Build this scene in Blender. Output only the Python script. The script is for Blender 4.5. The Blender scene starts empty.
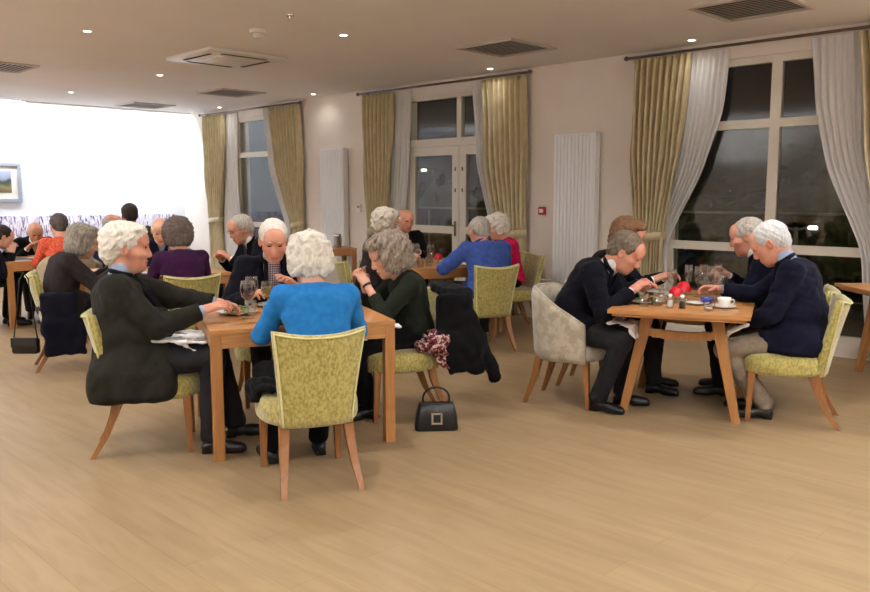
import bpy, bmesh, math, random
import numpy as np
from mathutils import Vector, Matrix
C = bpy.context.scene.collection
PI = math.pi
random.seed(7)

# ---------------------------------------------------------------- materials
def lin(c):
    return tuple(((v/255.0)/12.92 if v <= 10.3 else (((v/255.0)+.055)/1.055)**2.4) for v in c)
def mat(name, col, rough=.6, metal=0., col2=None, scale=20., bump=0., bscale=60., spec=.5, sheen=0.,
        sss=0., trans=0., alpha=1., emit=None, estr=0., stretch=(1, 1, 1), fac=(.35, .65), ior=1.45, coat=0., detail=3.):
    m = bpy.data.materials.new(name); m.use_nodes = True
    nt = m.node_tree; b = nt.nodes['Principled BSDF']
    def setv(k, v):
        if k in b.inputs: b.inputs[k].default_value = v
    c = (*lin(col), 1)
    setv('Base Color', c); setv('Roughness', rough); setv('Metallic', metal); setv('Specular IOR Level', spec)
    setv('Sheen Weight', sheen); setv('Subsurface Weight', sss); setv('Transmission Weight', trans)
    setv('Alpha', alpha); setv('IOR', ior); setv('Coat Weight', coat)
    if sss: setv('Subsurface Radius', (.012, .005, .003)); setv('Subsurface Scale', 1.)
    if emit: setv('Emission Color', (*lin(emit), 1)); setv('Emission Strength', estr)
    if col2 or bump:
        tc = nt.nodes.new('ShaderNodeTexCoord'); mp = nt.nodes.new('ShaderNodeMapping')
        mp.inputs['Scale'].default_value = stretch
        nt.links.new(tc.outputs['Object'], mp.inputs['Vector'])
    if col2:
        n = nt.nodes.new('ShaderNodeTexNoise'); n.inputs['Scale'].default_value = scale; n.inputs['Detail'].default_value = detail
        nt.links.new(mp.outputs[0], n.inputs['Vector'])
        r = nt.nodes.new('ShaderNodeValToRGB')
        r.color_ramp.elements[0].position = fac[0]; r.color_ramp.elements[0].color = c
        r.color_ramp.elements[1].position = fac[1]; r.color_ramp.elements[1].color = (*lin(col2), 1)
        nt.links.new(n.outputs['Fac'], r.inputs[0]); nt.links.new(r.outputs[0], b.inputs['Base Color'])
    if bump:
        n2 = nt.nodes.new('ShaderNodeTexNoise'); n2.inputs['Scale'].default_value = bscale; n2.inputs['Detail'].default_value = 3
        nt.links.new(mp.outputs[0], n2.inputs['Vector'])
        bp = nt.nodes.new('ShaderNodeBump'); bp.inputs['Strength'].default_value = bump; bp.inputs['Distance'].default_value = .01
        nt.links.new(n2.outputs['Fac'], bp.inputs['Height']); nt.links.new(bp.outputs[0], b.inputs['Normal'])
    return m

def wood(name, c1, c2, rough=.4, axis=(1, 12, 12)):
    return mat(name, c1, rough, col2=c2, scale=5, bump=.05, bscale=30, stretch=axis, fac=(.3, .7), detail=5)

# ---------------------------------------------------------------- object helpers
def link_mesh(name, me, m, parent=None, smooth=False):
    o = bpy.data.objects.new(name, me); C.objects.link(o)
    if isinstance(m, (list, tuple)):
        for q in m: me.materials.append(q)
    elif m: me.materials.append(m)
    if smooth:
        me.polygons.foreach_set('use_smooth', [True]*len(me.polygons)); me.update()
    if parent: o.parent = parent
    return o
def obj(name, bm, m, parent=None, smooth=False, auto=False):
    me = bpy.data.meshes.new(name)
    bmesh.ops.recalc_face_normals(bm, faces=bm.faces)
    bm.to_mesh(me); bm.free()
    o = link_mesh(name, me, m, parent, smooth or auto)
    if auto:
        me.set_sharp_from_angle(angle=math.radians(40))
    return o
def thing(name, label, cat, loc=(0, 0, 0), rot=0., group=None):
    o = bpy.data.objects.new(name, None); C.objects.link(o)
    o.empty_display_size = .1
    o.location = loc; o.rotation_euler = (0, 0, rot)
    o['label'] = label; o['category'] = cat
    if group: o['group'] = group
    return o
def tag(o, label, cat, group=None, kind=None):
    o['label'] = label; o['category'] = cat
    if group: o['group'] = group
    if kind: o['kind'] = kind
    return o
def struct(name, bm, m, parent=None, **k):
    o = obj(name, bm, m, parent, **k); o['kind'] = 'structure'; return o
def dup(r0, loc, rot, label=None, group=None, scale=None):
    r = r0.copy(); C.objects.link(r); r.location = loc; r.rotation_euler = (0, 0, rot)
    if label: r['label'] = label
    if group: r['group'] = group
    if scale: r.scale = (scale,)*3
    for ch in list(r0.children):
        c = ch.copy(); C.objects.link(c); c.parent = r
        for g in ch.children:
            d = g.copy(); C.objects.link(d); d.parent = c
    return r
def BM(): return bmesh.new()
def box(bm, c, s, M=None, bev=0., mi=0):
    r = bmesh.ops.create_cube(bm, size=1.)
    vs = r['verts']
    bmesh.ops.scale(bm, vec=s, verts=vs)
    if bev > 0:
        es = list({e for v in vs for e in v.link_edges})
        rr = bmesh.ops.bevel(bm, geom=es, offset=bev, segments=2, affect='EDGES', profile=.5)
        vs = list({v for f in rr['faces'] for v in f.verts} | {v for v in vs if v.is_valid})
    bmesh.ops.translate(bm, vec=c, verts=vs)
    if M is not None: bmesh.ops.transform(bm, matrix=M, verts=vs)
    if mi:
        for f in {f for v in vs for f in v.link_faces}: f.material_index = mi
    return vs
def tube(bm, pts, rad, n=10, caps=True, flat=1., sq=False):
    """tube through points; rad number or list; flat squashes the section"""
    pts = [Vector(p) for p in pts]
    if not hasattr(rad, '__len__'): rad = [rad]*len(pts)
    rings = []; ref = None
    for i, p in enumerate(pts):
        if i == 0: d = pts[1]-pts[0]
        elif i == len(pts)-1: d = pts[-1]-pts[-2]
        else: d = (pts[i+1]-pts[i-1])
        d.normalize()
        if ref is None:
            ref = Vector((0, 0, 1)) if abs(d.z) < .9 else Vector((0, 1, 0))
        a = d.cross(ref)
        if a.length < 1e-4: a = d.cross(Vector((1, 0, 0)))
        a.normalize(); b = a.cross(d).normalized(); ref = b
        ring = []
        for k in range(n):
            t = 2*PI*k/n + (PI/n if sq else 0)
            ring.append(bm.verts.new(p+a*(math.cos(t)*rad[i])+b*(math.sin(t)*rad[i]*flat)))
        rings.append(ring)
    for i in range(len(rings)-1):
        for k in range(n):
            bm.faces.new((rings[i][k], rings[i][(k+1) % n], rings[i+1][(k+1) % n], rings[i+1][k]))
    if caps:
        bm.faces.new(rings[0][::-1]); bm.faces.new(rings[-1])
def lathe(bm, prof, c=(0, 0, 0), n=20, closed=False):
    """prof: list of (r,z)"""
    rings = []
    for r, z in prof:
        if r < 1e-5: rings.append([bm.verts.new((c[0], c[1], c[2]+z))])
        else: rings.append([bm.verts.new((c[0]+r*math.cos(2*PI*k/n), c[1]+r*math.sin(2*PI*k/n), c[2]+z)) for k in range(n)])
    for i in range(len(rings)-1):
        A, B = rings[i], rings[i+1]
        for k in range(n):
            j = (k+1) % n
            if len(A) == 1 and len(B) == 1: continue
            if len(A) == 1: bm.faces.new((A[0], B[j], B[k]))
            elif len(B) == 1: bm.faces.new((A[k], A[j], B[0]))
            else: bm.faces.new((A[k], A[j], B[j], B[k]))
def taper(bm, a, b, wa, wb, M=None):
    """square-section tapered bar between a (top) and b (bottom), axis aligned section"""
    va = [bm.verts.new(Vector(a)+Vector((sx*wa/2, sy*wa/2, 0))) for sx, sy in ((-1, -1), (1, -1), (1, 1), (-1, 1))]
    vb = [bm.verts.new(Vector(b)+Vector((sx*wb/2, sy*wb/2, 0))) for sx, sy in ((-1, -1), (1, -1), (1, 1), (-1, 1))]
    bm.faces.new(va[::-1] if a[2] < b[2] else va); bm.faces.new(vb)
    for k in range(4): bm.faces.new((va[k], va[(k+1) % 4], vb[(k+1) % 4], vb[k]))
def polybar(bm, pts, ws):
    """square section bar through several centres"""
    rs = []
    for p, w in zip(pts, ws):
        rs.append([bm.verts.new(Vector(p)+Vector((sx*w/2, sy*w/2, 0))) for sx, sy in ((-1, -1), (1, -1), (1, 1), (-1, 1))])
    for A, B in zip(rs, rs[1:]):
        for k in range(4): bm.faces.new((A[k], A[(k+1) % 4], B[(k+1) % 4], B[k]))
    bm.faces.new(rs[0]); bm.faces.new(rs[-1])

# ---------------------------------------------------------------- distance-field modelling (smooth organic shapes)
class Field:
    def __init__(s): s.p = []; s.disp = None
    def cone(s, a, b, ra, rb, k=.02, op=1): s.p.append(('c', np.array(a, float), np.array(b, float), ra, rb, k, op)); return s
    def ell(s, c, r, R=None, k=.02, op=1): s.p.append(('e', np.array(c, float), np.array(r, float), np.eye(3) if R is None else R, None, k, op)); return s
    def box(s, c, r, R=None, rd=.005, k=.01, op=1): s.p.append(('b', np.array(c, float), np.array(r, float), np.eye(3) if R is None else R, rd, k, op)); return s
    def mesh(s, h, name, m, parent=None, matfn=None):
        lo = np.full(3, 1e9); hi = -lo
        bbs = []
        for q in s.p:
            if q[0] == 'c':
                l = np.minimum(q[1]-q[3], q[2]-q[4]); u = np.maximum(q[1]+q[3], q[2]+q[4])
            elif q[0] == 'e':
                e = np.sqrt(((q[3]*q[2][None, :])**2).sum(1)); l, u = q[1]-e, q[1]+e
            else:
                e = (np.abs(q[3])*q[2][None, :]).sum(1)+q[4]; l, u = q[1]-e, q[1]+e
            bbs.append((l, u))
            if q[6] == 1: lo = np.minimum(lo, l); hi = np.maximum(hi, u)
        mg = 3*h+.012
        lo = lo-mg; hi = hi+mg
        n = np.ceil((hi-lo)/h).astype(int)+1
        V = np.full(n, .08, np.float32)
        for q, (l, u) in zip(s.p, bbs):
            pad = q[5]+.02+h*2
            i0 = np.maximum(((l-pad-lo)/h).astype(int), 0); i1 = np.minimum(((u+pad-lo)/h).astype(int)+2, n)
            if (i1 <= i0).any(): continue
            ax = [(lo[d]+h*np.arange(i0[d], i1[d])).astype(np.float32) for d in range(3)]
            X, Y, Z = np.meshgrid(*ax, indexing='ij', copy=False)
            if q[0] == 'c':
                a, b = q[1], q[2]; ab = b-a; L2 = float(ab@ab)+1e-12
                t = np.clip(((X-a[0])*ab[0]+(Y-a[1])*ab[1]+(Z-a[2])*ab[2])/L2, 0, 1)
                d = np.sqrt((X-a[0]-t*ab[0])**2+(Y-a[1]-t*ab[1])**2+(Z-a[2]-t*ab[2])**2)-(q[3]+(q[4]-q[3])*t)
            else:
                R = q[3]; x, y, z = X-q[1][0], Y-q[1][1], Z-q[1][2]
                P = [R[0, j]*x+R[1, j]*y+R[2, j]*z for j in range(3)]
                r = q[2]
                if q[0] == 'e':
                    k0 = np.sqrt((P[0]/r[0])**2+(P[1]/r[1])**2+(P[2]/r[2])**2)
                    k1 = np.sqrt((P[0]/r[0]**2)**2+(P[1]/r[1]**2)**2+(P[2]/r[2]**2)**2)+1e-9
                    d = k0*(k0-1)/k1
                    d = np.where(k0 < .05, -r.min(), d)
                else:
                    Q = [np.abs(P[j])-r[j] for j in range(3)]
                    d = np.sqrt(sum(np.maximum(v, 0)**2 for v in Q))+np.minimum(np.maximum(Q[0], np.maximum(Q[1], Q[2])), 0)-q[4]
            sl = tuple(slice(i0[d2], i1[d2]) for d2 in range(3))
            A = V[sl]; k = max(q[5], 1e-4)
            if q[6] == 1:
                hh = np.clip(k-np.abs(A-d), 0, None)/k
                V[sl] = np.minimum(A, d)-hh*hh*k*.25
            else:
                d = -d; hh = np.clip(k-np.abs(A-d), 0, None)/k
                V[sl] = np.maximum(A, d)+hh*hh*k*.25
        if s.disp:
            amp, fr, seed = s.disp
            rs = np.random.RandomState(seed)
            ax = [(lo[d]+h*np.arange(n[d])).astype(np.float32) for d in range(3)]
            N = np.zeros(n, np.float32)
            for f_, a_ in ((1, 1), (1.9, .6)):
                for _ in range(3):
                    v = rs.randn(3); v = v/np.linalg.norm(v)*fr*f_*2*PI
                    ph = rs.rand()*6.28
                    w = rs.randn(3); w = w/np.linalg.norm(w)*fr*.7*f_*2*PI
                    s1 = (ax[0]*v[0])[:, None, None]+(ax[1]*v[1])[None, :, None]+(ax[2]*v[2])[None, None, :]
                    s2 = (ax[0]*w[0])[:, None, None]+(ax[1]*w[1])[None, :, None]+(ax[2]*w[2])[None, None, :]
                    N += a_*np.sin(s1+ph+1.3*np.sin(s2))
            V += N*(amp/3.)
        ins = V < 0
        c = sum(ins[a:n[0]-1+a, b:n[1]-1+b, d:n[2]-1+d].astype(np.int8) for a in (0, 1) for b in (0, 1) for d in (0, 1))
        mixed = (c > 0) & (c < 8)
        I = np.argwhere(mixed)
        idx = np.full(mixed.shape, -1, np.int64); idx[mixed] = np.arange(len(I))
        acc = np.zeros((len(I), 3)); cnt = np.zeros(len(I))
        for d in range(3):
            o1, o2 = [e for e in range(3) if e != d]
            for a in (0, 1):
                for b in (0, 1):
                    p0 = np.zeros(3, int); p0[o1] = a; p0[o2] = b; p1 = p0.copy(); p1[d] = 1
                    v0 = V[tuple((I+p0).T)]; v1 = V[tuple((I+p1).T)]
                    mk = (v0 < 0) != (v1 < 0)
                    t = np.where(mk, v0/np.where(mk, v0-v1, 1), 0)
                    q = np.zeros((len(I), 3)); q[:, o1] = a; q[:, o2] = b; q[:, d] = t
                    acc[mk] += q[mk]; cnt[mk] += 1
        co = lo+h*(I+acc/np.maximum(cnt, 1)[:, None])
        fs = []
        for d in range(3):
            o1, o2 = [(1, 2), (2, 0), (0, 1)][d]
            sa = [slice(None)]*3; sb = [slice(None)]*3
            sa[d] = slice(0, n[d]-1); sb[d] = slice(1, n[d])
            for o in (o1, o2): sa[o] = slice(1, n[o]-1); sb[o] = slice(1, n[o]-1)
            A = ins[tuple(sa)]; B = ins[tuple(sb)]
            E = np.argwhere(A != B)
            if not len(E): continue
            fl = A[tuple(E.T)]
            E[:, o1] += 1; E[:, o2] += 1
            def cell(x, y):
                q = E.copy(); q[:, o1] -= x; q[:, o2] -= y
                return idx[tuple(q.T)]
            q = np.stack([cell(1, 1), cell(0, 1), cell(0, 0), cell(1, 0)], 1)
            q[~fl] = q[~fl][:, ::-1]
            fs.append(q)
        F = np.concatenate(fs); F = F[(F >= 0).all(1)]
        me = bpy.data.meshes.new(name)
        me.vertices.add(len(co)); me.vertices.foreach_set('co', co.astype(np.float32).ravel())
        me.loops.add(len(F)*4); me.loops.foreach_set('vertex_index', F.astype(np.int32).ravel())
        me.polygons.add(len(F)); me.polygons.foreach_set('loop_start', np.arange(0, len(F)*4, 4, dtype=np.int32))
        me.polygons.foreach_set('use_smooth', np.ones(len(F), bool))
        o = bpy.data.objects.new(name, me); C.objects.link(o)
        for q in (m if isinstance(m, (list, tuple)) else [m]): me.materials.append(q)
        if matfn is not None:
            me.polygons.foreach_set('material_index', matfn(co[F].mean(1)).astype(np.int32))
        me.update(calc_edges=True); me.validate()
        if parent: o.parent = parent
        return o
def Rx(a): c, s = math.cos(a), math.sin(a); return np.array([[1, 0, 0], [0, c, -s], [0, s, c]])
def Ry(a): c, s = math.cos(a), math.sin(a); return np.array([[c, 0, s], [0, 1, 0], [-s, 0, c]])
def Rz(a): c, s = math.cos(a), math.sin(a); return np.array([[c, -s, 0], [s, c, 0], [0, 0, 1]])
def rad(a): return math.radians(a)
def unit(v): return v/(np.linalg.norm(v)+1e-9)
def ik(a, t, l1, l2, hint):
    a, t = np.array(a, float), np.array(t, float); v = t-a; L = np.linalg.norm(v)
    if L > (l1+l2)*.995: t = a+v/L*(l1+l2)*.995; v = t-a; L = np.linalg.norm(v)
    d = v/L; x = (l1*l1-l2*l2+L*L)/(2*L); y = math.sqrt(max(l1*l1-x*x, 0))
    hp = np.array(hint, float); hp = hp-(hp@d)*d; hp = unit(hp)
    return a+d*x+hp*y, t
# ---------------------------------------------------------------- people
HAIRM = {}
def hair_mat(name, c1, c2):
    if name not in HAIRM:
        HAIRM[name] = mat('hair_'+name, c1, .75, col2=c2, scale=60, bump=.7, bscale=90, spec=.25, stretch=(1, 1, .35))
    return HAIRM[name]
SKIN = {k: mat('skin_'+k, c, .5, col2=c2, scale=14, sss=.08, spec=.35, bump=.12, bscale=120) for k, c, c2 in (
    ('ruddy', (196, 132, 108), (208, 152, 128)), ('pale', (208, 156, 130), (216, 170, 146)), ('tan', (184, 126, 98), (198, 144, 116)))}
EYE = mat('eye_dark', (58, 44, 38), .2)
LIP = mat('lip', (178, 106, 94), .5)
CLOTH = {}
def cloth(name, col, col2=None, rough=.9, bump=.25, scale=30, sheen=.02, **k):
    if name not in CLOTH:
        CLOTH[name] = mat(name, col, rough, col2=col2 or tuple(min(255, int(v*1.10+2)) for v in col), scale=scale, bump=bump, bscale=160, spec=.12, sheen=sheen, **k)
    return CLOTH[name]
LEATHER = mat('black_leather', (9, 9, 9), .38, bump=.1, bscale=80)
STEEL = mat('steel', (200, 198, 195), .25, metal=1.)

def person(label, loc, heading, h=.007, S=1., hs=1.1, seat=.47, lean=8, bend=14, pitch=10, yaw=0, roll=0, skin='pale',
           hair='short', hairc=('white', (232, 226, 214), (205, 198, 186)), top='jacket', topc=None, shirt=None, tie=None,
           collar=None, legs=None, legc=None, feet=((-.12, .42), (.12, .42)), hands=((-.13, .42, .84), (.13, .42, .84)),
           hdir=None, belly=0., width=1., sleeves=1., glasses=False, watch=None, shoes=True, seed=1, elbow=(.5, -.25, -.8), neck=0., bracelet=False, openv=True, tl=1., hem=0., hemdrop=0, vw=.058, shift=(0, 0)):
    if top == 'jacket' and collar is None and openv: collar = topc
    rt = thing('person', label, 'person', (loc[0], loc[1], 0), rad(heading-90))
    dz = lambda a: np.array([0, math.sin(rad(a)), math.cos(rad(a))])
    P = np.array([shift[0], shift[1], seat+.09*S])
    W = P+dz(lean)*.16*S*tl
    Cc = W+dz(lean+bend*.4)*.17*S*tl
    N = Cc+dz(lean+bend*.8)*.17*S*(.5+.5*tl)
    a = rad(lean+bend*.6)
    U = np.array([0, math.sin(a), math.cos(a)]); Fw = np.array([0, math.cos(a), -math.sin(a)]); Rt = np.array([1., 0, 0])
    RT = np.stack([Rt, Fw, U], 1)
    sh = [Cc+U*.10*S+Rt*s*.165*S*width+Fw*.0 for s in (-1, 1)]
    RH = Rz(rad(yaw))@Rx(rad(-pitch))@Ry(rad(roll))
    nb = N+dz(lean+bend+12)*.052*S
    Hc = nb+RH@np.array([0, .018, .085])*hs
    # arms
    ARM = []
    for i, s in enumerate((-1, 1)):
        el, wr = ik(sh[i], hands[i], .285*S, .25*S, (s*elbow[0], elbow[1], elbow[2]))
        ARM.append((sh[i], el, wr))
    LEG = []
    for i, s in enumerate((-1, 1)):
        hip = P+np.array([s*.095*S, .03, -.01])
        kn, an = ik(hip, (feet[i][0], feet[i][1], .10), .43*S, .42*S, (s*.12, .5, 1.))
        LEG.append((hip, kn, an))
    # ---- body (one continuous surface)
    B = Field()
    B.ell(P, (.15*S, .11*S, .10*S), k=.04).ell(W, (.135*S, .095*S, .13*S), RT, k=.05).ell(Cc, (.15*S*width, .098*S, .15*S), RT, k=.05)
    for i in (0, 1):
        s_, el, wr = ARM[i]
        B.cone(N-U*.06, s_, .05*S, .046*S, k=.04).cone(s_, el, .044*S, .038*S, k=.03).cone(el, wr, .037*S, .024*S, k=.015)
        hp, kn, an = LEG[i]
        B.cone(hp, kn, .072*S, .052*S, k=.03).cone(kn, an, .05*S, .034*S, k=.02)
        B.cone(an+np.array([0, -.02, -.045]), an+np.array([(-.03 if i == 0 else .03), .13, -.07]), .030, .024, k=.02)
    B.cone(N-U*.03, nb+RH@np.array([0, -.01, .03]), .062*S, .056*hs, k=.03)
    def hp_(v): return Hc+RH@(np.array(v, float)*hs)
    def he(c, r, k=.012, op=1, R=None): B.ell(hp_(c), np.array(r)*hs, RH if R is None else RH@R, k=k*hs, op=op)
    he((0, -.014, .028), (.073, .092, .082)); he((0, .03, -.028), (.060, .062, .084), .03); he((0, .038, -.078), (.045, .046, .036), .03)
    he((0, .066, -.098), (.02, .018, .015), .02)
    for s in (-1, 1):
        he((s*.04, .058, -.022), (.026, .024, .022), .02)
        he((s*.030, .104, .012), (.018, .016, .011), .012, -1)
        he((s*.030, .079, .010), (.0135, .0135, .0125), .004)
        he((s*.030, .085, .020), (.02, .010, .005), .006)
        he((s*.012, .096, -.034), (.0085, .010, .008), .008)
        he((s*.076, -.004, -.006), (.009, .020, .033), .006, 1, Rz(s*.35)); he((s*.083, .002, -.004), (.006, .010, .018), .004, -1)
    he((0, .082, .036), (.046, .013, .011), .018); he((0, .060, .055), (.052, .034, .04), .03)
    B.cone(hp_((0, .088, .018)), hp_((0, .105, -.028)), .008*hs, .0125*hs, k=.014*hs)
    he((0, .090, -.060), (.023, .010, .0055), .006); he((0, .087, -.073), (.020, .010, .0065), .006); he((0, .104, -.066), (.024, .012, .002), .003, -1)
    # hands
    hinfo = []
    for i, s in enumerate((-1, 1)):
        s_, el, wr = ARM[i]
        fd = unit(wr-el)
        if hdir is not None and hdir[i] is not None: fd = unit(fd*.5+np.array(hdir[i], float))
        pn = np.array([0, 0, -1.]) - fd*(fd@np.array([0, 0, -1.])); pn = unit(pn+.35*np.array([-s, 0, 0])); pn = unit(pn-fd*(pn@fd))
        sd = np.cross(pn, fd); sd = unit(sd)
        if sd@np.array([-s, 0, 0]) < 0: sd = -sd        # towards the thumb (inner) side
        RHd = np.stack([sd, fd, pn], 1)
        pc = wr+fd*.048*S
        B.cone(wr, wr+fd*.03, .025*S, .024*S, k=.015)
        B.box(pc, (.024*S, .030*S, .002), RHd, rd=.0125, k=.014)
        for j in range(4):
            off = (.031-.0205*j)*S; ln = (.038, .042, .039, .030)[j]*S
            b0 = pc+fd*(.036*S)+sd*off*.95
            ang = .35+.12*j; dd = fd+sd*(.10-.07*j); prev = b0
            for q in range(3):
                an_ = ang*(q+.6)
                v = unit(dd)*math.cos(an_)+pn*math.sin(an_)
                nx = prev+v*ln*(1, .68, .5)[q]
                B.cone(prev, nx, (.0092, .0086, .0078)[q]*S, (.0086, .0078, .007)[q]*S, k=.005)
                prev = nx
            if j == 0: tip = prev
        t0 = wr+fd*.02+sd*.022*S; t1 = t0+(sd*.7+fd*.75+pn*.35)*.036*S; t2 = t1+(fd*.9+sd*.0+pn*.45)*.032*S; t3 = t2+(fd*.8-sd*.25+pn*.5)*.022*S
        B.cone(t0, t1, .0145*S, .0115*S, k=.010).cone(t1, t2, .0112*S, .0098*S, k=.005).cone(t2, t3, .0098*S, .008*S, k=.005)
        hinfo.append((wr, fd, pn, sd, tip, t3))
    RHi = RH.T
    def mf(c):
        q = ((c-Hc)@RHi.T)/hs
        r = np.zeros(len(c), int)
        e = (np.abs(np.abs(q[:, 0])-.030) < .011) & (np.abs(q[:, 2]-.009) < .0055) & (q[:, 1] > .08) & (q[:, 1] < .1)
        r[e] = 1
        l = (np.abs(q[:, 0]) < .022) & (np.abs(q[:, 2]+.067) < .0085) & (q[:, 1] > .088)
        r[l] = 2
        return r
    B.mesh(h, 'body', [SKIN[skin], EYE, LIP], rt, mf)
    # ---- hair
    Hf = Field()
    def hh(c, r, k=.01, op=1): Hf.ell(hp_(c), np.array(r)*hs, RH, k=k*hs, op=op)
    amp, fr = .004, 28
    if hair == 'short':
        hh((0, -.02, .037), (.083, .099, .087)); hh((0, -.06, -.02), (.066, .05, .06), .03)
        hh((0, .115, -.04), (.10, .075, .115), .02, -1); hh((0, .02, -.13), (.12, .12, .075), .02, -1)
        for s in (-1, 1): hh((s*.088, .012, -.028), (.02, .034, .05), .01, -1)
        amp = .004
    elif hair == 'full':        # combed back, fuller
        hh((0, -.026, .040), (.089, .108, .092)); hh((0, -.072, -.022), (.070, .052, .068), .03); hh((0, .045, .088), (.055, .045, .032), .03)
        hh((0, .125, -.04), (.11, .078, .108), .02, -1); hh((0, .03, -.14), (.12, .12, .07), .02, -1)
        for s in (-1, 1): hh((s*.092, .016, -.030), (.022, .036, .05), .01, -1)
        amp = .006; fr = 22
    elif hair == 'bald':
        hh((0, -.022, .008), (.082, .097, .075)); hh((0, -.05, -.03), (.068, .055, .05), .03)
        hh((0, .012, .11), (.105, .115, .078), .01, -1); hh((0, .10, -.03), (.12, .085, .12), .02, -1); hh((0, .02, -.135), (.12, .12, .07), .02, -1)
        for s in (-1, 1): hh((s*.088, .012, -.028), (.02, .034, .05), .01, -1)
        amp = .002
    elif hair == 'curly':
        hh((0, -.028, .03), (.112, .118, .108)); hh((0, -.05, -.045), (.102, .082, .075), .04); hh((0, .05, .095), (.078, .048, .036), .03)
        for s in (-1, 1): hh((s*.078, .01, -.02), (.034, .052, .075), .03)
        hh((0, .135, -.045), (.085, .085, .118), .02, -1)
        amp = .017; fr = 17
    elif hair == 'fluffy':
        hh((0, -.025, .038), (.106, .118, .104)); hh((0, -.06, -.035), (.092, .07, .07), .04); hh((0, .05, .098), (.075, .05, .036), .03)
        for s in (-1, 1): hh((s*.072, -.005, -.01), (.03, .045, .062), .03)
        hh((0, .135, -.045), (.088, .085, .120), .02, -1)
        amp = .011; fr = 15
    elif hair == 'bob':
        hh((0, -.025, .032), (.093, .110, .095)); hh((0, -.045, -.055), (.092, .075, .075), .04); hh((0, .045, .086), (.062, .045, .034), .03)
        for s in (-1, 1): hh((s*.07, .005, -.04), (.026, .05, .07), .03)
        hh((0, .13, -.045), (.075, .082, .115), .02, -1)
        amp = .007; fr = 16
    Hf.disp = (amp, fr, seed)
    Hf.mesh(min(h, .0075), 'hair', hair_mat(*hairc), rt)
    # eyebrows
    eb = BM()
    for s in (-1, 1):
        tube(eb, [Vector(hp_(v)) for v in ((s*.014, .0985, .031), (s*.03, .096, .036), (s*.047, .083, .030))], [.003*hs, .0038*hs, .002*hs], n=6)
    obj('eyebrows', eb, hair_mat(*hairc), rt, smooth=True)
    # ---- top garment
    T = Field()
    jk = top in ('jacket', 'cardigan')
    g = .018 if not jk else .034
    wd = width
    T.ell(P+np.array([0, 0, .02]), ((.165+g)*S*wd, (.125+g)*S, .12*S), k=.05)
    T.ell(W+Fw*(.01+belly*.4), ((.150+g+belly*.3)*S*wd, (.112+g+belly)*S, .15*S), RT, k=.06)
    T.ell(Cc+Fw*.0, ((.160+g)*S*wd, (.108+g)*S, .165*S), RT, k=.06)
    T.ell(Cc-Fw*.02+U*.06, ((.140+g)*S*wd, (.08+g)*S, .10*S), RT, k=.05)
    if jk:
        T.ell(P+np.array([0, .02, .01]), (.20*S*wd, .18*S, .10*S), k=.05)
        for i in (0, 1): T.cone(P+np.array([(i*2-1)*.09, .0, .02]), LEG[i][0]*.62+LEG[i][1]*.38+np.array([0, 0, .02]), .105*S, .085*S, k=.05)
    for i in (0, 1):
        s_, el, wr = ARM[i]; end = el+(wr-el)*(sleeves*.93 if sleeves < 1 else (.90 if jk else .95))
        T.cone(N-U*.075*S, s_, .052*S, (.055+g*.5)*S, k=.05)
        T.cone(s_, el, (.054+g*.6)*S, (.046+g*.55)*S, k=.03); T.cone(el, end, (.046+g*.5)*S, (.034+g*.45)*S, k=.015)
        fdv = unit(wr-el)
        T.box(end+fdv*.05, (.07, .036, .07), np.stack([unit(np.cross(fdv, [0, 0, 1.])), fdv, unit(np.cross(np.cross(fdv, [0, 0, 1.]), fdv))], 1), rd=.002, k=.004, op=-1)
    # neck hole
    T.cone(N-U*.0+Fw*.01, N+dz(lean+bend+12)*.14, (.052 if jk else .055)*S, .075*S, k=.012, op=-1)
    if jk and openv:
        T.cone(N+Fw*.10-U*.0, W+Fw*(.165+belly*1.5)+U*.02, vw*S, (vw-.046)*S, k=.01, op=-1)
    if hemdrop:
        T.box(P+np.array([0, .03, -.135]), (.245, .175, .045), None, rd=.07, k=.06)
    if hem:
        T.ell(P+np.array([0, .02, -.03]), (.235*S*wd, .205*S, .13*S), k=.05); T.ell(P+np.array([0, .05, -.075]), (.25*S*wd, .18*S, .085*S*hem+.01), k=.04)
    T.disp = (.0055 if jk else .0045, 7.5, seed+3)
    T.mesh(h, 'jacket' if top == 'jacket' else ('cardigan' if top == 'cardigan' else 'sweater'), topc, rt)
    # ---- shirt
    if shirt:
        Q = Field()
        Q.ell(W+Fw*(.01+belly*.4), ((.15+belly*.2)*S, (.112+belly)*S, .13*S), RT, k=.05).ell(Cc, (.155*S, .107*S, .155*S), RT, k=.05)
        Q.cone(N-U*.05, N+dz(lean+bend+8)*.052, .070*S, .066*S, k=.03)
        nd = dz(lean+bend+8)
        Q.cone(N+nd*.04, N+nd*.14, .054*S, .062*S, k=.006, op=-1)
        for i in (0, 1):
            s_, el, wr = ARM[i]; fdv = unit(wr-el)
            Q.cone(el+(wr-el)*.6, wr-fdv*.006, .033*S, .0315*S, k=.004)
            Q.box(wr-fdv*.006+fdv*.05, (.07, .036, .07), np.stack([unit(np.cross(fdv, [0, 0, 1.])), fdv, unit(np.cross(np.cross(fdv, [0, 0, 1.]), fdv))], 1), rd=.002, k=.003, op=-1)
        Q.mesh(h, 'shirt', shirt, rt)
    if tie:
        Tf = Field()
        k0 = N+Fw*.073*S-U*.015; k1 = Cc+Fw*.128*S; k2 = W+Fw*(.135+belly)*S+U*.02
        Tf.box(k0, (.012, .006, .014), RT, rd=.005, k=.01).cone(k0, k1+U*.03, .012, .018, k=.01).cone(k1+U*.03, k2, .018, .024, k=.01)
        Tf.mesh(min(h, .008), 'tie', tie, rt)
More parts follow.
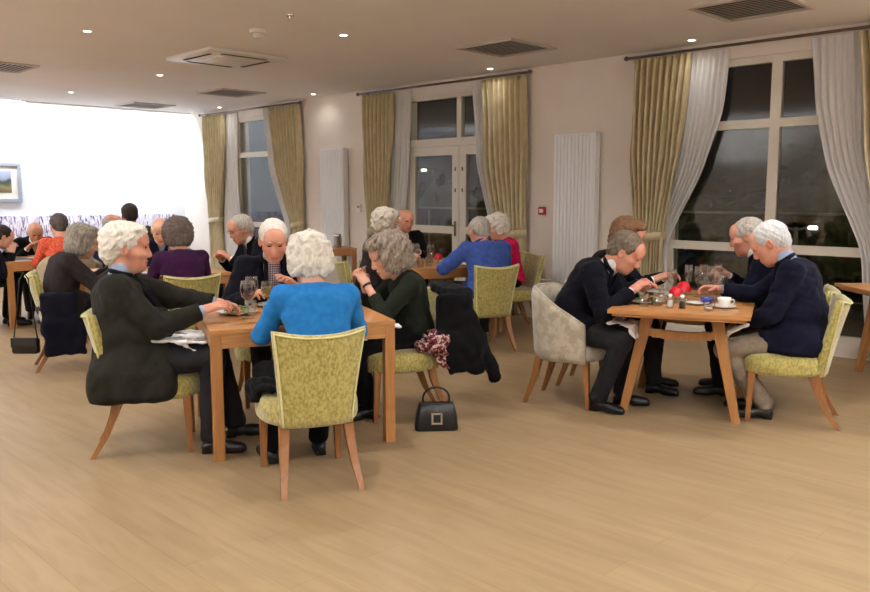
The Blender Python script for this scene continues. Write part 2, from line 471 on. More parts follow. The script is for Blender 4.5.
    if collar:
        Kf = Field()
        nd = dz(lean+bend+8); pts = []
        for k in range(-8, 9):
            t = k/8*2.35
            pts.append(N+nd*(.012+.02*math.cos(t))+np.array([math.sin(t)*.078*S, 0, 0])-Fw*(math.cos(t)*.066*S-.012))
        for p0, p1 in zip(pts, pts[1:]): Kf.cone(p0, p1, .013, .013, k=.01)
        for s, e in ((-1, pts[0]), (1, pts[-1])):
            m1 = Cc+Fw*.130*S+U*.05+Rt*s*.060; m2 = W+Fw*(.160+belly)*S+U*.03+Rt*s*.020
            Kf.cone(e, m1, .013, .02, k=.01); Kf.cone(m1, m2, .02, .008, k=.01)
        Kf.mesh(min(h, .008), 'collar', collar, rt)
    # ---- trousers or skirt
    L = Field()
    L.ell(P, (.168*S*wd, .13*S, .108*S), k=.04)
    for i in (0, 1):
        hp, kn, an = LEG[i]
        L.cone(hp, kn, .092*S, .070*S, k=.03)
        if legs == 'skirt':
            L.cone(kn, kn+(an-kn)*.45, .085*S, .11*S, k=.06)
        else:
            L.cone(kn, an+np.array([0, -.005, .005]), .066*S, .060*S, k=.02)
            L.box(an+np.array([0, 0, -.075]), (.1, .1, .045), None, rd=.002, k=.004, op=-1)
    if legs == 'skirt': L.cone(LEG[0][0]*.3+LEG[0][1]*.7, LEG[1][0]*.3+LEG[1][1]*.7, .075*S, .075*S, k=.08)
    L.disp = (.0035, 8, seed+9)
    L.mesh(h*1.15, 'skirt' if legs == 'skirt' else 'trousers', legc, rt)
    if shoes:
        for i in (0, 1):
            an = LEG[i][2]; s = i*2-1
            K = Field(); t = np.array([s*.035, .15, 0.])
            base = np.array([an[0], an[1], 0.])
            K.cone(base+np.array([0, -.035, .038]), base+np.array([0, -.0, .05]), .034, .038, k=.02)
            K.cone(base+np.array([0, 0, .048]), base+t+np.array([0, 0, .033]), .038, .028, k=.02)
            K.cone(base+t*.6+np.array([0, 0, .028]), base+t*1.1+np.array([0, 0, .024]), .040, .026, k=.02)
            K.box(base+np.array([0, .05, -.05]), (.2, .3, .055), None, rd=.001, k=.002, op=-1)
            K.box(base+np.array([0, -.035, .014]), (.026, .026, .008), None, rd=.004, k=.004)
            K.mesh(min(h, .008), 'shoe', LEATHER, rt)
    if glasses:
        gb = BM()
        for s in (-1, 1):
            pts = [Vector(hp_((s*.031+.021*math.cos(t), .1035-.004*abs(math.cos(t)), .008+.015*math.sin(t)))) for t in [2*PI*k/12 for k in range(13)]]
            tube(gb, pts, .0015, n=5, caps=False)
            tube(gb, [Vector(hp_((s*.052, .100, .012))), Vector(hp_((s*.078, .05, .012))), Vector(hp_((s*.082, -.01, .008)))], .0014, n=5)
        tube(gb, [Vector(hp_((-.01, .106, .012))), Vector(hp_((0, .109, .014))), Vector(hp_((.01, .106, .012)))], .0015, n=5)
        obj('glasses', gb, LEATHER, rt, smooth=True)
    if watch is not None:
        wr, fdv = ARM[watch][2], unit(ARM[watch][2]-ARM[watch][1])
        wb = BM(); tube(wb, [Vector(wr-fdv*.012), Vector(wr+fdv*.004)], .031*S, n=16)
        obj('watch' if not bracelet else 'bracelet', wb, STEEL if not bracelet else LEATHER, rt, smooth=True)
    return rt, hinfo, Hc
# ---------------------------------------------------------------- setting
XL, YB, XR, YF, ZC = -14.85, 7.94, 1.6, -1.8, 3.0
M_wall = mat('wall_paint', (238, 227, 216), .85, col2=(234, 223, 211), scale=3, bump=.03, bscale=200)
M_wallc = mat('wall_paint_white', (232, 232, 236), .8)
M_ceil = mat('ceiling_paint', (249, 245, 242), .9, col2=(246, 242, 239), scale=1.5)
M_white = mat('white_gloss', (236, 232, 224), .35)
M_upvc = mat('window_white', (222, 214, 198), .35)
M_dark = mat('dark_void', (30, 28, 27), .8)
M_steel = STEEL
M_pole = mat('curtain_pole', (104, 88, 74), .35, metal=.8)
def floor_mat():
    m = bpy.data.materials.new('oak_floor'); m.use_nodes = True; nt = m.node_tree; b = nt.nodes['Principled BSDF']
    tc = nt.nodes.new('ShaderNodeTexCoord')
    br = nt.nodes.new('ShaderNodeTexBrick'); br.offset = .37; br.inputs['Scale'].default_value = 1.
    br.inputs['Brick Width'].default_value = 1.25; br.inputs['Row Height'].default_value = .19; br.inputs['Mortar Size'].default_value = .0012
    br.inputs['Color1'].default_value = (*lin((148, 124, 92)), 1); br.inputs['Color2'].default_value = (*lin((154, 130, 98)), 1)
    br.inputs['Mortar'].default_value = (*lin((132, 106, 76)), 1); br.inputs['Bias'].default_value = 0
    nt.links.new(tc.outputs['Object'], br.inputs['Vector'])
    mp = nt.nodes.new('ShaderNodeMapping'); mp.inputs['Scale'].default_value = (1.3, 10, 1); nt.links.new(tc.outputs['Object'], mp.inputs['Vector'])
    n = nt.nodes.new('ShaderNodeTexNoise'); n.inputs['Scale'].default_value = 1.6; n.inputs['Detail'].default_value = 6; n.inputs['Distortion'].default_value = .6
    nt.links.new(mp.outputs[0], n.inputs['Vector'])
    r = nt.nodes.new('ShaderNodeValToRGB'); r.color_ramp.elements[0].position = .35; r.color_ramp.elements[0].color = (.90, .88, .85, 1)
    r.color_ramp.elements[1].position = .62; r.color_ramp.elements[1].color = (1.05, 1.05, 1.04, 1)
    nt.links.new(n.outputs['Fac'], r.inputs[0])
    mx = nt.nodes.new('ShaderNodeMix'); mx.data_type = 'RGBA'; mx.blend_type = 'MULTIPLY'; mx.inputs[0].default_value = 1.
    nt.links.new(br.outputs['Color'], mx.inputs[6]); nt.links.new(r.outputs[0], mx.inputs[7])
    nt.links.new(mx.outputs[2], b.inputs['Base Color'])
    b.inputs['Roughness'].default_value = .42; b.inputs['Specular IOR Level'].default_value = .35
    bp = nt.nodes.new('ShaderNodeBump'); bp.inputs['Strength'].default_value = .04; nt.links.new(n.outputs['Fac'], bp.inputs['Height']); nt.links.new(bp.outputs[0], b.inputs['Normal'])
    return m
b = BM(); box(b, ((XL+XR)/2, (YF+YB)/2, -.05), (XR-XL+.6, YB-YF+.6, .1)); struct('floor', b, floor_mat())
b = BM(); box(b, ((XL+XR)/2, (YF+YB)/2, ZC+.06), (XR-XL+.6, YB-YF+.6, .12)); struct('ceiling', b, M_ceil)
b = BM(); box(b, (XL-.1, (YF+YB)/2, ZC/2), (.2, YB-YF+.2, ZC)); struct('wall_left', b, M_wallc)
b = BM(); box(b, (XR+.1, (YF+YB)/2, ZC/2), (.2, YB-YF, ZC)); struct('wall_right', b, M_wall)
b = BM(); box(b, ((XL+XR)/2, YF-.1, ZC/2), (XR-XL, .2, ZC)); struct('wall_front', b, M_wall)
# window wall with three openings
OPEN = [(-12.9, -11.45, .12, 2.82), (-8.55, -6.5, .0, 2.82), (-4.45, -2.25, .12, 2.82)]
b = BM(); x = XL; T = .26
for x0, x1, z0, z1 in OPEN:
    box(b, ((x+x0)/2, YB+T/2, ZC/2), (x0-x, T, ZC))
    box(b, ((x0+x1)/2, YB+T/2, (z1+ZC)/2), (x1-x0, T, ZC-z1))
    if z0 > 0: box(b, ((x0+x1)/2, YB+T/2, z0/2), (x1-x0, T, z0))
    x = x1
box(b, ((x+XR+.2)/2, YB+T/2, ZC/2), (XR+.2-x, T, ZC))
bmesh.ops.remove_doubles(b, verts=b.verts, dist=1e-4)
struct('wall_back', b, M_wall)
def glass_mat():
    m = mat('window_glass', (235, 240, 238), .02, trans=1., ior=1.5, spec=.5); return m
M_glass = glass_mat()
def frame_rect(b, x0, x1, z0, z1, w, y, d):
    box(b, ((x0+x1)/2, y, z1-w/2), (x1-x0, d, w)); box(b, ((x0+x1)/2, y, z0+w/2), (x1-x0, d, w))
    box(b, (x0+w/2, y, (z0+z1)/2), (w, d, z1-z0-2*w)); box(b, (x1-w/2, y, (z0+z1)/2), (w, d, z1-z0-2*w))
def window(name, x0, x1, z0, z1, mull, bars):
    b = BM(); y = YB+.06; d = .07
    frame_rect(b, x0, x1, z0, z1, .07, y, d)
    for m_ in mull: box(b, (m_, y, (z0+z1)/2), (.10, d*.98, z1-z0-.14))
    for zb in bars: box(b, ((x0+x1)/2, y, zb), (x1-x0-.14, d*.96, .085))
    f = struct(name, b, M_upvc)
    b = BM(); box(b, ((x0+x1)/2, y, (z0+z1)/2), (x1-x0-.13, .008, z1-z0-.13)); o = obj('pane', b, M_glass, f)
    return f
window('window_1', -12.9, -11.45, .12, 2.82, [], [2.18, .97])
window('window_2', -4.45, -2.25, .12, 2.82, [-3.36], [2.18, .97])
# french door with transom
b = BM(); y = YB+.06
frame_rect(b, -8.55, -6.5, 0, 2.82, .06, y, .08); box(b, (-7.525, y, 2.19), (1.93, .078, .10)); box(b, (-7.52, y, 2.5), (.08, .076, .52))
fr = struct('trim_1', b, M_upvc)
b = BM(); box(b, (-7.525, y, 2.5), (1.92, .008, .52)); obj('pane', b, M_glass, fr)
for nm, xa, xb in (('door_1', -8.485, -7.53), ('door_2', -7.52, -6.565)):
    b = BM(); w = .12
    frame_rect(b, xa, xb, .065, 2.135, w, y, .055); box(b, ((xa+xb)/2, y, 1.02), (xb-xa-2*w, .054, .1))
    dr = struct(nm, b, M_upvc)
    b = BM(); box(b, ((xa+xb)/2, y, 1.1), (xb-xa-2*w+.01, .008, 1.84)); obj('pane', b, M_glass, dr)
    b = BM(); hx = xb-.06 if nm == 'door_1' else xa+.06
    for zz in (1.55, 1.83): box(b, (hx, y-.032, zz), (.018, .012, .05), bev=.003)
    if nm == 'door_1':
        box(b, (hx, y-.034, 1.04), (.03, .012, .2), bev=.004); tube(b, [(hx, y-.04, 1.08), (hx, y-.085, 1.08), (hx-.11, y-.085, 1.08)], .009, n=8)
    obj('door_handle', b, M_pole, dr)
# boxed pipe casing low on the window wall and skirting
M_box = mat('casing_paint', (214, 204, 190), .6)
for i, (xa, xb) in enumerate(((-11.4, -8.7), (-6.4, -4.6), (-2.1, XR))):
    b = BM(); box(b, ((xa+xb)/2, YB-.045, .23), (xb-xa, .09, .46)); box(b, ((xa+xb)/2, YB-.05, .47), (xb-xa+.01, .11, .022), bev=.004)
    struct('trim_%d' % (i+2), b, M_box)
b = BM(); box(b, (-13.9, YB-.008, .07), (1.9, .016, .14)); struct('baseboard_back', b, M_white)
b = BM(); box(b, (XL+.008, 1.6, .07), (.016, 6.0, .14)); struct('baseboard_left', b, M_white)

# ---------------------------------------------------------------- outside at night
M_pave = mat('terrace_paving', (92, 88, 80), .8, col2=(70, 68, 62), scale=4)
b = BM(); box(b, (-7, 22, -.12), (60, 27.5, .1)); struct('terrace_ground', b, M_pave)
M_leaf = mat('hedge_leaves', (58, 64, 40), .7, col2=(84, 88, 56), scale=9, bump=.5, bscale=12)
def hedge(x0, x1, yy, z, label, seed):
    F = Field(); rs = random.Random(seed); x = x0
    while x < x1:
        F.ell((x, yy+rs.uniform(-.2, .2), z*.42), (.75, .6, z*.58*rs.uniform(.85, 1.12)), k=.3); x += .7
    F.disp = (.10, 1.6, seed); o = F.mesh(.13, 'hedge', M_leaf); tag(o, label, 'hedge')
hedge(-15, -11.2, 13.2, 1.5, 'low dark hedge beyond the leftmost window', 3)
hedge(-9.4, -6.4, 13.6, 1.3, 'low dark hedge beyond the glazed double doors', 4)
hedge(-4.0, 1.0, 12.6, 2.0, 'taller olive hedge beyond the large right-hand window', 5)
M_rail = mat('balustrade_metal', (150, 146, 136), .4, metal=.6)
rt_ = thing('railing', 'thin metal balustrade crossing the night view outside the windows', 'railing', (-6, 10.6, -.07))
b = BM(); tube(b, [(-9, 0, 1.32), (8, 0, 1.32)], .018, n=8); obj('top_rail', b, M_rail, rt_)
b = BM(); tube(b, [(-9, 0, .25), (8, 0, .25)], .012, n=8); obj('bottom_rail', b, M_rail, rt_)
for k in range(9):
    b = BM(); tube(b, [(-9+k*2.125, 0, 0), (-9+k*2.125, 0, 1.32)], .02, n=8); obj('post', b, M_rail, rt_)
M_lampe = mat('street_lamp_glow', (255, 240, 214), .5, emit=(255, 238, 210), estr=6)
def street_lamp(x, y, z, label, grp=None):
    r = thing('street_lamp', label, 'street lamp', (x, y, -.07), 0, grp)
    b = BM(); tube(b, [(0, 0, 0), (0, 0, z)], [.05, .03], n=8); obj('pole', b, M_rail, r)
    for s in (-1, 1):
        b = BM(); tube(b, [(0, 0, z-.05), (s*.12, 0, z-.01), (s*.18, 0, z)], .02, n=6); ar = obj('arm', b, M_rail, r)
        b = BM(); box(b, (s*.22, 0, z), (.10, .10, .05), bev=.015); obj('lamp_head', b, M_lampe, ar)
street_lamp(-14.8, 14.2, 2.15, 'twin-headed lit street lamp seen through the glazed double doors')
street_lamp(-4.44, 11.4, 1.12, 'short twin-headed lit lamp beyond the large right-hand window')
b = BM(); box(b, (-5.5, 30, 2.0), (46, .5, 4.2)); o = struct('wall_outside', b, mat('brick_outside', (96, 84, 60), .9, col2=(66, 60, 46), scale=2))
for lx, ly, e in ((-3.5, 9.6, 60), (-7.5, 9.6, 30), (-12, 9.6, 40)):  # unseen point lamps without fittings, added to brighten the terrace and hedges
    L_ = bpy.data.lights.new('terrace_fill', 'POINT'); L_.energy = e; L_.color = (1, .86, .62); L_.shadow_soft_size = .1
    o = bpy.data.objects.new('terrace_fill', L_); C.objects.link(o); o.location = (lx, ly, 3.7)

# ---------------------------------------------------------------- ceiling fittings
M_led = mat('downlight_glow', (255, 246, 230), .5, emit=(255, 240, 218), estr=26)
M_grille = mat('grille_metal', (196, 184, 172), .5); M_back = mat('duct_grey', (70, 62, 56), .8)
def downlight(x, y, label, e, grp='recessed ceiling downlights', col=(1, .98, .97), size=2.5):
    t = thing('downlight', label, 'ceiling light', (x, y, ZC), 0, grp)
    b = BM(); lathe(b, [(.034, .002), (.034, -.006), (.046, -.007), (.05, -.001), (.05, .002)], n=20); obj('trim_ring', b, M_white, t, smooth=True)
    b = BM(); lathe(b, [(0, -.003), (.034, -.003)], n=20); obj('lens', b, M_led, t)
    L_ = bpy.data.lights.new('spot', 'SPOT'); L_.energy = e; L_.color = col; L_.spot_size = size; L_.spot_blend = .75; L_.shadow_soft_size = .035
    o = bpy.data.objects.new('spot_light', L_); C.objects.link(o); o.location = (x, y, ZC-.012)
EN = 98
DL = [(-7.83, 3.27, 'recessed downlight nearest the camera, in front of the air conditioning cassette'),
      (-6.30, 5.07, 'recessed downlight just right of the ceiling detector'),
      (-10.02, 5.08, 'recessed downlight left of the air conditioning cassette'),
      (-12.61, 4.98, 'recessed downlight between the far air vents and bright wall'),
      (-14.45, 4.72, 'recessed downlight hard against the bright end wall'),
      (-12.97, 7.66, 'recessed downlight above the leftmost window curtains'),
      (-10.26, 7.66, 'recessed downlight above the left tall radiator'),
      (-6.70, 7.64, 'recessed downlight above the right curtain of the glazed doors'),
      (-4.08, 7.64, 'recessed downlight above the left curtain of the big window')]
for x, y, lb in DL: downlight(x, y, lb, EN*(.05 if y > 7 else (.6 if x < -12 else 1)), None)
for x, y in ((-4.1, 3.2), (-2.3, 5.3), (-.6, 3.0), (-4.4, .9), (-1.2, .4), (-7.6, .6), (-11.3, 2.9), (-1.0, 7.6), (-10.4, .5), (.6, 5.3), (-13.6, 1.6)):
    downlight(x, y, 'recessed ceiling downlight in the part of the room nearest the viewer', EN)
def vent(x, y, label):
    t = thing('air_vent', label, 'ceiling vent', (x, y, ZC))
    b = BM(); s = .37; w = .035
    for (cx, cy, sx, sy) in ((0, s-w/2, 2*s, w), (0, -s+w/2, 2*s, w), (s-w/2, 0, w, 2*s-2*w), (-s+w/2, 0, w, 2*s-2*w)): box(b, (cx, cy, -.009), (sx, sy, .018))
    obj('frame', b, M_grille, t)
    b = BM(); box(b, (0, 0, -.001), (2*s-2*w, 2*s-2*w, .004)); obj('backing', b, M_back, t)
    for k in range(11):
        yy = -s+w+.028+k*(2*s-2*w-.05)/10.6
        b = BM(); M = Matrix.Translation((0, yy, -.012))@Matrix.Rotation(.2, 4, 'X'); box(b, (0, 0, 0), (2*s-2*w-.004, .028, .003), M); obj('slat', b, M_grille, t)
vent(-3.05, 6.66, 'square slatted ceiling air vent above the big right-hand window')
vent(-5.64, 6.68, 'square slatted ceiling air vent in front of the glazed doors')
vent(-10.97, 6.68, 'square slatted ceiling air vent near the left tall radiator')
vent(-13.55, 6.58, 'square slatted ceiling air vent closest to the bright end wall')
vent(-10.66, 3.35, 'square slatted ceiling air vent cut by the left picture edge')
t = thing('air_conditioner', 'white square ceiling cassette air conditioner with four dark slots', 'air conditioner', (-8.2, 4.95, ZC))
b = BM(); box(b, (0, 0, -.02), (.95, .95, .04), bev=.012); obj('panel', b, M_white, t, auto=True)
b = BM(); box(b, (0, 0, -.045), (.5, .5, .014), bev=.005); obj('intake_grille', b, M_white, t, auto=True)
for k in range(4):
    M = Matrix.Rotation(k*PI/2, 4, 'Z'); b = BM(); box(b, (0, .36, -.042), (.56, .035, .006), M); sl = obj('air_slot', b, M_dark, t)
t = thing('smoke_detector', 'white round smoke detector on the ceiling beside the air conditioner', 'smoke detector', (-6.67, 4.36, ZC))
b = BM(); lathe(b, [(0, 0), (.075, 0), (.075, -.03), (.06, -.035), (0, -.035)], n=28); obj('base', b, M_white, t, auto=True)
b = BM(); lathe(b, [(0, -.034), (.045, -.034), (.048, -.055), (.04, -.075), (0, -.08)], n=28); obj('sensor', b, M_white, t, auto=True)
b = BM(); lathe(b, [(0, 0), (.035, 0), (.034, -.008), (.012, -.012), (.008, -.03), (.018, -.033), (0, -.036)], n=18)
o = obj('sprinkler', b, M_steel, None, auto=True); o.location = (-5.93, 4.2, ZC); tag(o, 'small metal sprinkler head on the ceiling near the smoke detector', 'sprinkler')

# wall washer beside the end wall
t = thing('wall_washer', 'slim white ceiling strip light washing the bright end wall', 'wall light', (-14.35, 6.35, ZC))
b = BM(); box(b, (0, 0, -.012), (.07, 3.0, .024), bev=.004); obj('housing', b, M_white, t)
L_ = bpy.data.lights.new('wall_wash', 'AREA'); L_.shape = 'RECTANGLE'; L_.size = .05; L_.size_y = 2.7; L_.energy = 130; L_.color = (.80, .91, 1.0); L_.spread = 2.6
o = bpy.data.objects.new('wall_wash', L_); C.objects.link(o); o.location = (-14.35, 6.5, ZC-.03); o.rotation_euler = (0, rad(38), 0)
L_ = bpy.data.lights.new('wall_wash', 'AREA'); L_.shape = 'RECTANGLE'; L_.size = .05; L_.size_y = 3.0; L_.energy = 26; L_.color = (.70, .84, 1.0)
o = bpy.data.objects.new('wall_wash_soft', L_); C.objects.link(o); o.location = (-14.3, 3.4, ZC-.03); o.rotation_euler = (0, rad(38), 0)

# ---------------------------------------------------------------- wall things
M_rad = mat('radiator_white', (248, 248, 248), .4)
def radiator(x, label):
    t = thing('radiator', label, 'radiator', (x, YB, 0))
    b = BM(); box(b, (.01, -.075, 1.315), (.56, .07, 1.74), bev=.006); obj('body', b, M_rad, t)
    b = BM()
    for k in range(11): box(b, (-.24+k*.050, -.114, 1.315), (.040, .012, 1.70), bev=.005)
    obj('ribbed_front', b, M_rad, t)
    b = BM(); box(b, (.297, -.065, 1.315), (.014, .09, 1.75)); obj('side_panel', b, M_rad, t)
    for s in (-1, 1):
        b = BM(); tube(b, [(s*.2, -.07, .46), (s*.2, -.07, .36), (s*.2, -.02, .33)], .011, n=8); obj('pipe', b, M_steel, t, smooth=True)
radiator(-10.08, 'tall white ribbed radiator left of the glazed double doors')
radiator(-5.60, 'tall white ribbed radiator between the glazed doors and big window')
M_red = mat('alarm_red', (176, 30, 34), .4)
t = thing('fire_alarm', 'small red fire alarm call point on the wall', 'fire alarm', (-6.1, YB, 1.30))
b = BM(); box(b, (0, -.018, 0), (.095, .036, .095), bev=.006); obj('case', b, M_red, t)
b = BM(); box(b, (0, -.037, 0), (.055, .004, .045)); obj('glass_plate', b, M_white, t)
t = thing('thermostat', 'white wall thermostat beside the left curtain of the glazed doors', 'thermostat', (-9.53, YB, 1.26))
b = BM(); box(b, (0, -.016, .03), (.09, .032, .12), bev=.006); obj('case', b, M_white, t)
b = BM(); box(b, (0, -.033, .05), (.05, .004, .035)); obj('display', b, mat('lcd', (150, 152, 146), .3), t)
# picture on the end wall
M_fr = mat('silver_frame', (176, 184, 198), .35, metal=.3)
def art_mat():
    m = bpy.data.materials.new('landscape_print'); m.use_nodes = True; nt = m.node_tree; bb = nt.nodes['Principled BSDF']
    tc = nt.nodes.new('ShaderNodeTexCoord'); sp = nt.nodes.new('ShaderNodeSeparateXYZ'); nt.links.new(tc.outputs['Object'], sp.inputs[0])
    n = nt.nodes.new('ShaderNodeTexNoise'); n.inputs['Scale'].default_value = 6; n.inputs['Detail'].default_value = 6; nt.links.new(tc.outputs['Object'], n.inputs['Vector'])
    ma = nt.nodes.new('ShaderNodeMath'); ma.operation = 'MULTIPLY_ADD'; ma.inputs[1].default_value = .16; nt.links.new(n.outputs['Fac'], ma.inputs[0]); nt.links.new(sp.outputs['Z'], ma.inputs[2])
    mr = nt.nodes.new('ShaderNodeMapRange'); mr.inputs['From Min'].default_value = -.12; mr.inputs['From Max'].default_value = .28; nt.links.new(ma.outputs[0], mr.inputs['Value'])
    r = nt.nodes.new('ShaderNodeValToRGB'); e = r.color_ramp.elements
    e[0].position = 0; e[0].color = (*lin((92, 84, 60)), 1); e[1].position = 1; e[1].color = (*lin((176, 184, 206)), 1)
    for p_, c_ in ((.3, (146, 130, 88)), (.42, (96, 98, 72)), (.55, (62, 74, 72)), (.66, (150, 158, 176))):
        q = e.new(p_); q.color = (*lin(c_), 1)
    nt.links.new(mr.outputs[0], r.inputs[0]); nt.links.new(r.outputs[0], bb.inputs['Base Color']); bb.inputs['Roughness'].default_value = .5
    return m
t = thing('framed_picture', 'silver framed landscape painting of fields on the bright end wall', 'picture', (XL, 4.42, 1.69))
b = BM(); w = .06
for (cy, cz, sy, sz) in ((0, .33-w/2, 1.06, w), (0, -.33+w/2, 1.06, w), (.53-w/2, 0, w, .66-2*w), (-.53+w/2, 0, w, .66-2*w)): box(b, (.02, cy, cz), (.035, sy, sz), bev=.006)
obj('frame', b, M_fr, t)
b = BM(); box(b, (.010, 0, 0), (.01, .95, .55)); obj('mount', b, M_white, t)
b = BM(); box(b, (.017, 0, .01), (.004, .74, .36)); obj('print', b, art_mat(), t)

# banquette
def banq_mat():
    m = bpy.data.materials.new('banquette_fabric'); m.use_nodes = True; nt = m.node_tree; bb = nt.nodes['Principled BSDF']
    tc = nt.nodes.new('ShaderNodeTexCoord'); mp = nt.nodes.new('ShaderNodeMapping'); mp.inputs['Scale'].default_value = (1, 1, .25); nt.links.new(tc.outputs['Object'], mp.inputs[0])
    n = nt.nodes.new('ShaderNodeTexNoise'); n.inputs['Scale'].default_value = 26; n.inputs['Detail'].default_value = 1.5; n.inputs['Distortion'].default_value = 1.2; nt.links.new(mp.outputs[0], n.inputs['Vector'])
    r = nt.nodes.new('ShaderNodeValToRGB'); e = r.color_ramp.elements
    e[0].position = .34; e[0].color = (*lin((84, 70, 104)), 1); e[1].position = .55; e[1].color = (*lin((226, 220, 226)), 1); q = e.new(.47); q.color = (*lin((196, 186, 206)), 1)
    nt.links.new(n.outputs['Fac'], r.inputs[0]); nt.links.new(r.outputs[0], bb.inputs['Base Color']); bb.inputs['Roughness'].default_value = .9
    return m
M_banq = banq_mat()
t = thing('banquette', 'long wall bench in white and purple streaked fabric along bright wall', 'banquette', (XL, 4.4, 0))
b = BM(); box(b, (.32, 0, .2), (.58, 6.5, .30), bev=.02); obj('base', b, M_banq, t, auto=True)
b = BM(); box(b, (.34, 0, .41), (.62, 6.6, .14), bev=.04); obj('seat', b, M_banq, t, auto=True)
for k in range(6):
    b = BM(); M = Matrix.Translation((.10, -2.75+k*1.1, .80))@Matrix.Rotation(-.08, 4, 'Y'); box(b, (0, 0, 0), (.14, 1.09, .68), M, bev=.04); obj('backrest', b, M_banq, t, auto=True)

# ---------------------------------------------------------------- curtains
M_gold = mat('gold_curtain', (204, 189, 152), .65, col2=(188, 171, 130), scale=14, bump=.15, bscale=40, sheen=.25, stretch=(1, 1, .5))
def sheer_mat():
    m = bpy.data.materials.new('voile'); m.use_nodes = True; nt = m.node_tree; nt.nodes.clear()
    o = nt.nodes.new('ShaderNodeOutputMaterial'); d = nt.nodes.new('ShaderNodeBsdfDiffuse'); d.inputs[0].default_value = (*lin((248, 246, 244)), 1)
    tr = nt.nodes.new('ShaderNodeBsdfTranslucent'); tr.inputs[0].default_value = (*lin((230, 226, 220)), 1); tp = nt.nodes.new('ShaderNodeBsdfTransparent')
    m1 = nt.nodes.new('ShaderNodeMixShader'); m1.inputs[0].default_value = .10; m2 = nt.nodes.new('ShaderNodeMixShader'); m2.inputs[0].default_value = .07
    nt.links.new(d.outputs[0], m1.inputs[1]); nt.links.new(tr.outputs[0], m1.inputs[2]); nt.links.new(m1.outputs[0], m2.inputs[1]); nt.links.new(tp.outputs[0], m2.inputs[2]); nt.links.new(m2.outputs[0], o.inputs[0])
    return m
M_sheer = sheer_mat()
def lerpk(keys, z):
    for (z0, v0), (z1, v1) in zip(keys, keys[1:]):
        if z <= z0 and z >= z1:
            t_ = (z0-z)/(z0-z1); t_ = t_*t_*(3-2*t_) if False else t_
            return v0+(v1-v0)*t_
    return keys[-1][1]
def smoothkeys(keys):
    out = []
    zs = [k[0] for k in keys]; vs = [k[1] for k in keys]
    n = 48
    for i in range(n+1):
        z = zs[0]+(zs[-1]-zs[0])*i/n; out.append((z, lerpk(keys, z)))
    for _ in range(4):
        o2 = [out[0]]+[(out[i][0], (out[i-1][1]+2*out[i][1]+out[i+1][1])/4) for i in range(1, n)]+[out[-1]]; out = o2
    return out
def curtain(kind, label, outer, inner, y0, folds, seed, ztop=2.92, zbot=.03, tie=None, group=None, amp=.045, solid=True):
    """outer/inner: [(z,x)...] top to bottom edges of the cloth"""
    rs = random.Random(seed); ko, ki = smoothkeys(outer), smoothkeys(inner)
    t = thing(kind, label, 'curtain', ((outer[0][1]+inner[0][1])/2, YB-.09, 0), 0, group); ox = t.location.x
    b = BM(); nu = folds*8; rows = []
    ph = [rs.uniform(-.5, .5) for _ in range(folds+1)]
    wtop = abs(inner[0][1]-outer[0][1])
    for (z, xo), (_, xi) in zip(ko, ki):
        w = abs(xi-xo); A = amp*min(1.25, (wtop/max(w, .05))**.4); head = max(0, 1-(ztop-z)/.14)
        row = []
        for u in range(nu+1):
            s = u/nu; f = s*folds; i = int(min(f, folds-1)); p = math.sin(2*PI*(f+.12*math.sin(3*z+ph[i])))
            p = p*(1-.35*head)+.35*head*math.sin(6*PI*f)*.5
            row.append(b.verts.new((xo+(xi-xo)*s-ox+.004*math.sin(5*z+ph[i]*6), y0+A*p*(1+.25*ph[i]), z)))
        rows.append(row)
    for A_, B_ in zip(rows, rows[1:]):
        for k in range(nu): b.faces.new((A_[k], A_[k+1], B_[k+1], B_[k]))
    o = obj('cloth', b, M_gold if kind == 'curtain' else M_sheer, t, smooth=True)
    if solid:
        md = o.modifiers.new('thick', 'SOLIDIFY'); md.thickness = .004
    if tie:
        zt = tie; xo, xi = lerpk(ko, zt), lerpk(ki, zt)
        b = BM(); c_ = (xo+xi)/2-ox; hw = abs(xi-xo)/2+.02
        prof = []
        for k in range(21):
            a = 2*PI*k/20; prof.append((c_+hw*math.cos(a), y0+.085*math.sin(a)))
        for dz_ in (0,):
            vs1 = [b.verts.new((px, py, zt-.045+.03*math.cos(2*PI*k/20))) for k, (px, py) in enumerate(prof[:-1])]
            vs2 = [b.verts.new((px, py, zt+.045+.03*math.cos(2*PI*k/20))) for k, (px, py) in enumerate(prof[:-1])]
            for k in range(20): b.faces.new((vs1[k], vs1[(k+1) % 20], vs2[(k+1) % 20], vs2[k]))
        q = obj('tieback', b, M_gold, t, smooth=True); md = q.modifiers.new('thick', 'SOLIDIFY'); md.thickness = .006
def pole(x0, x1, label):
    t = thing('curtain_pole', label, 'curtain pole', ((x0+x1)/2, YB-.09, 2.94)); L = (x1-x0)/2
    b = BM(); tube(b, [(-L, 0, 0), (L, 0, 0)], .014, n=12); obj('rod', b, M_pole, t, smooth=True)
    for s in (-1, 1):
        b = BM(); tube(b, [(s*L, 0, 0), (s*(L+.01), 0, 0), (s*(L+.03), 0, 0), (s*(L+.05), 0, 0)], [.014, .024, .026, .012], n=12); obj('finial', b, M_pole, t, smooth=True)
        b = BM(); tube(b, [(s*(L-.12), 0, 0), (s*(L-.12), .09, 0)], .009, n=8); obj('bracket', b, M_pole, t, smooth=True)
pole(-13.98, -10.88, 'bronze curtain pole above the leftmost window'); pole(-9.42, -6.28, 'bronze curtain pole above the glazed double doors'); pole(-4.92, -1.88, 'bronze curtain pole above the big right-hand window')
ZT = 2.915
G = lambda *a: [(ZT, a[0]), (1.9, a[1]), (1.0, a[2]), (.03, a[3])]
curtain('curtain', 'gold curtain at the left edge of the leftmost window', G(-13.92, -13.88, -13.75, -13.72), G(-13.15, -13.2, -13.35, -13.3), 0, 8, 1, tie=1.02)
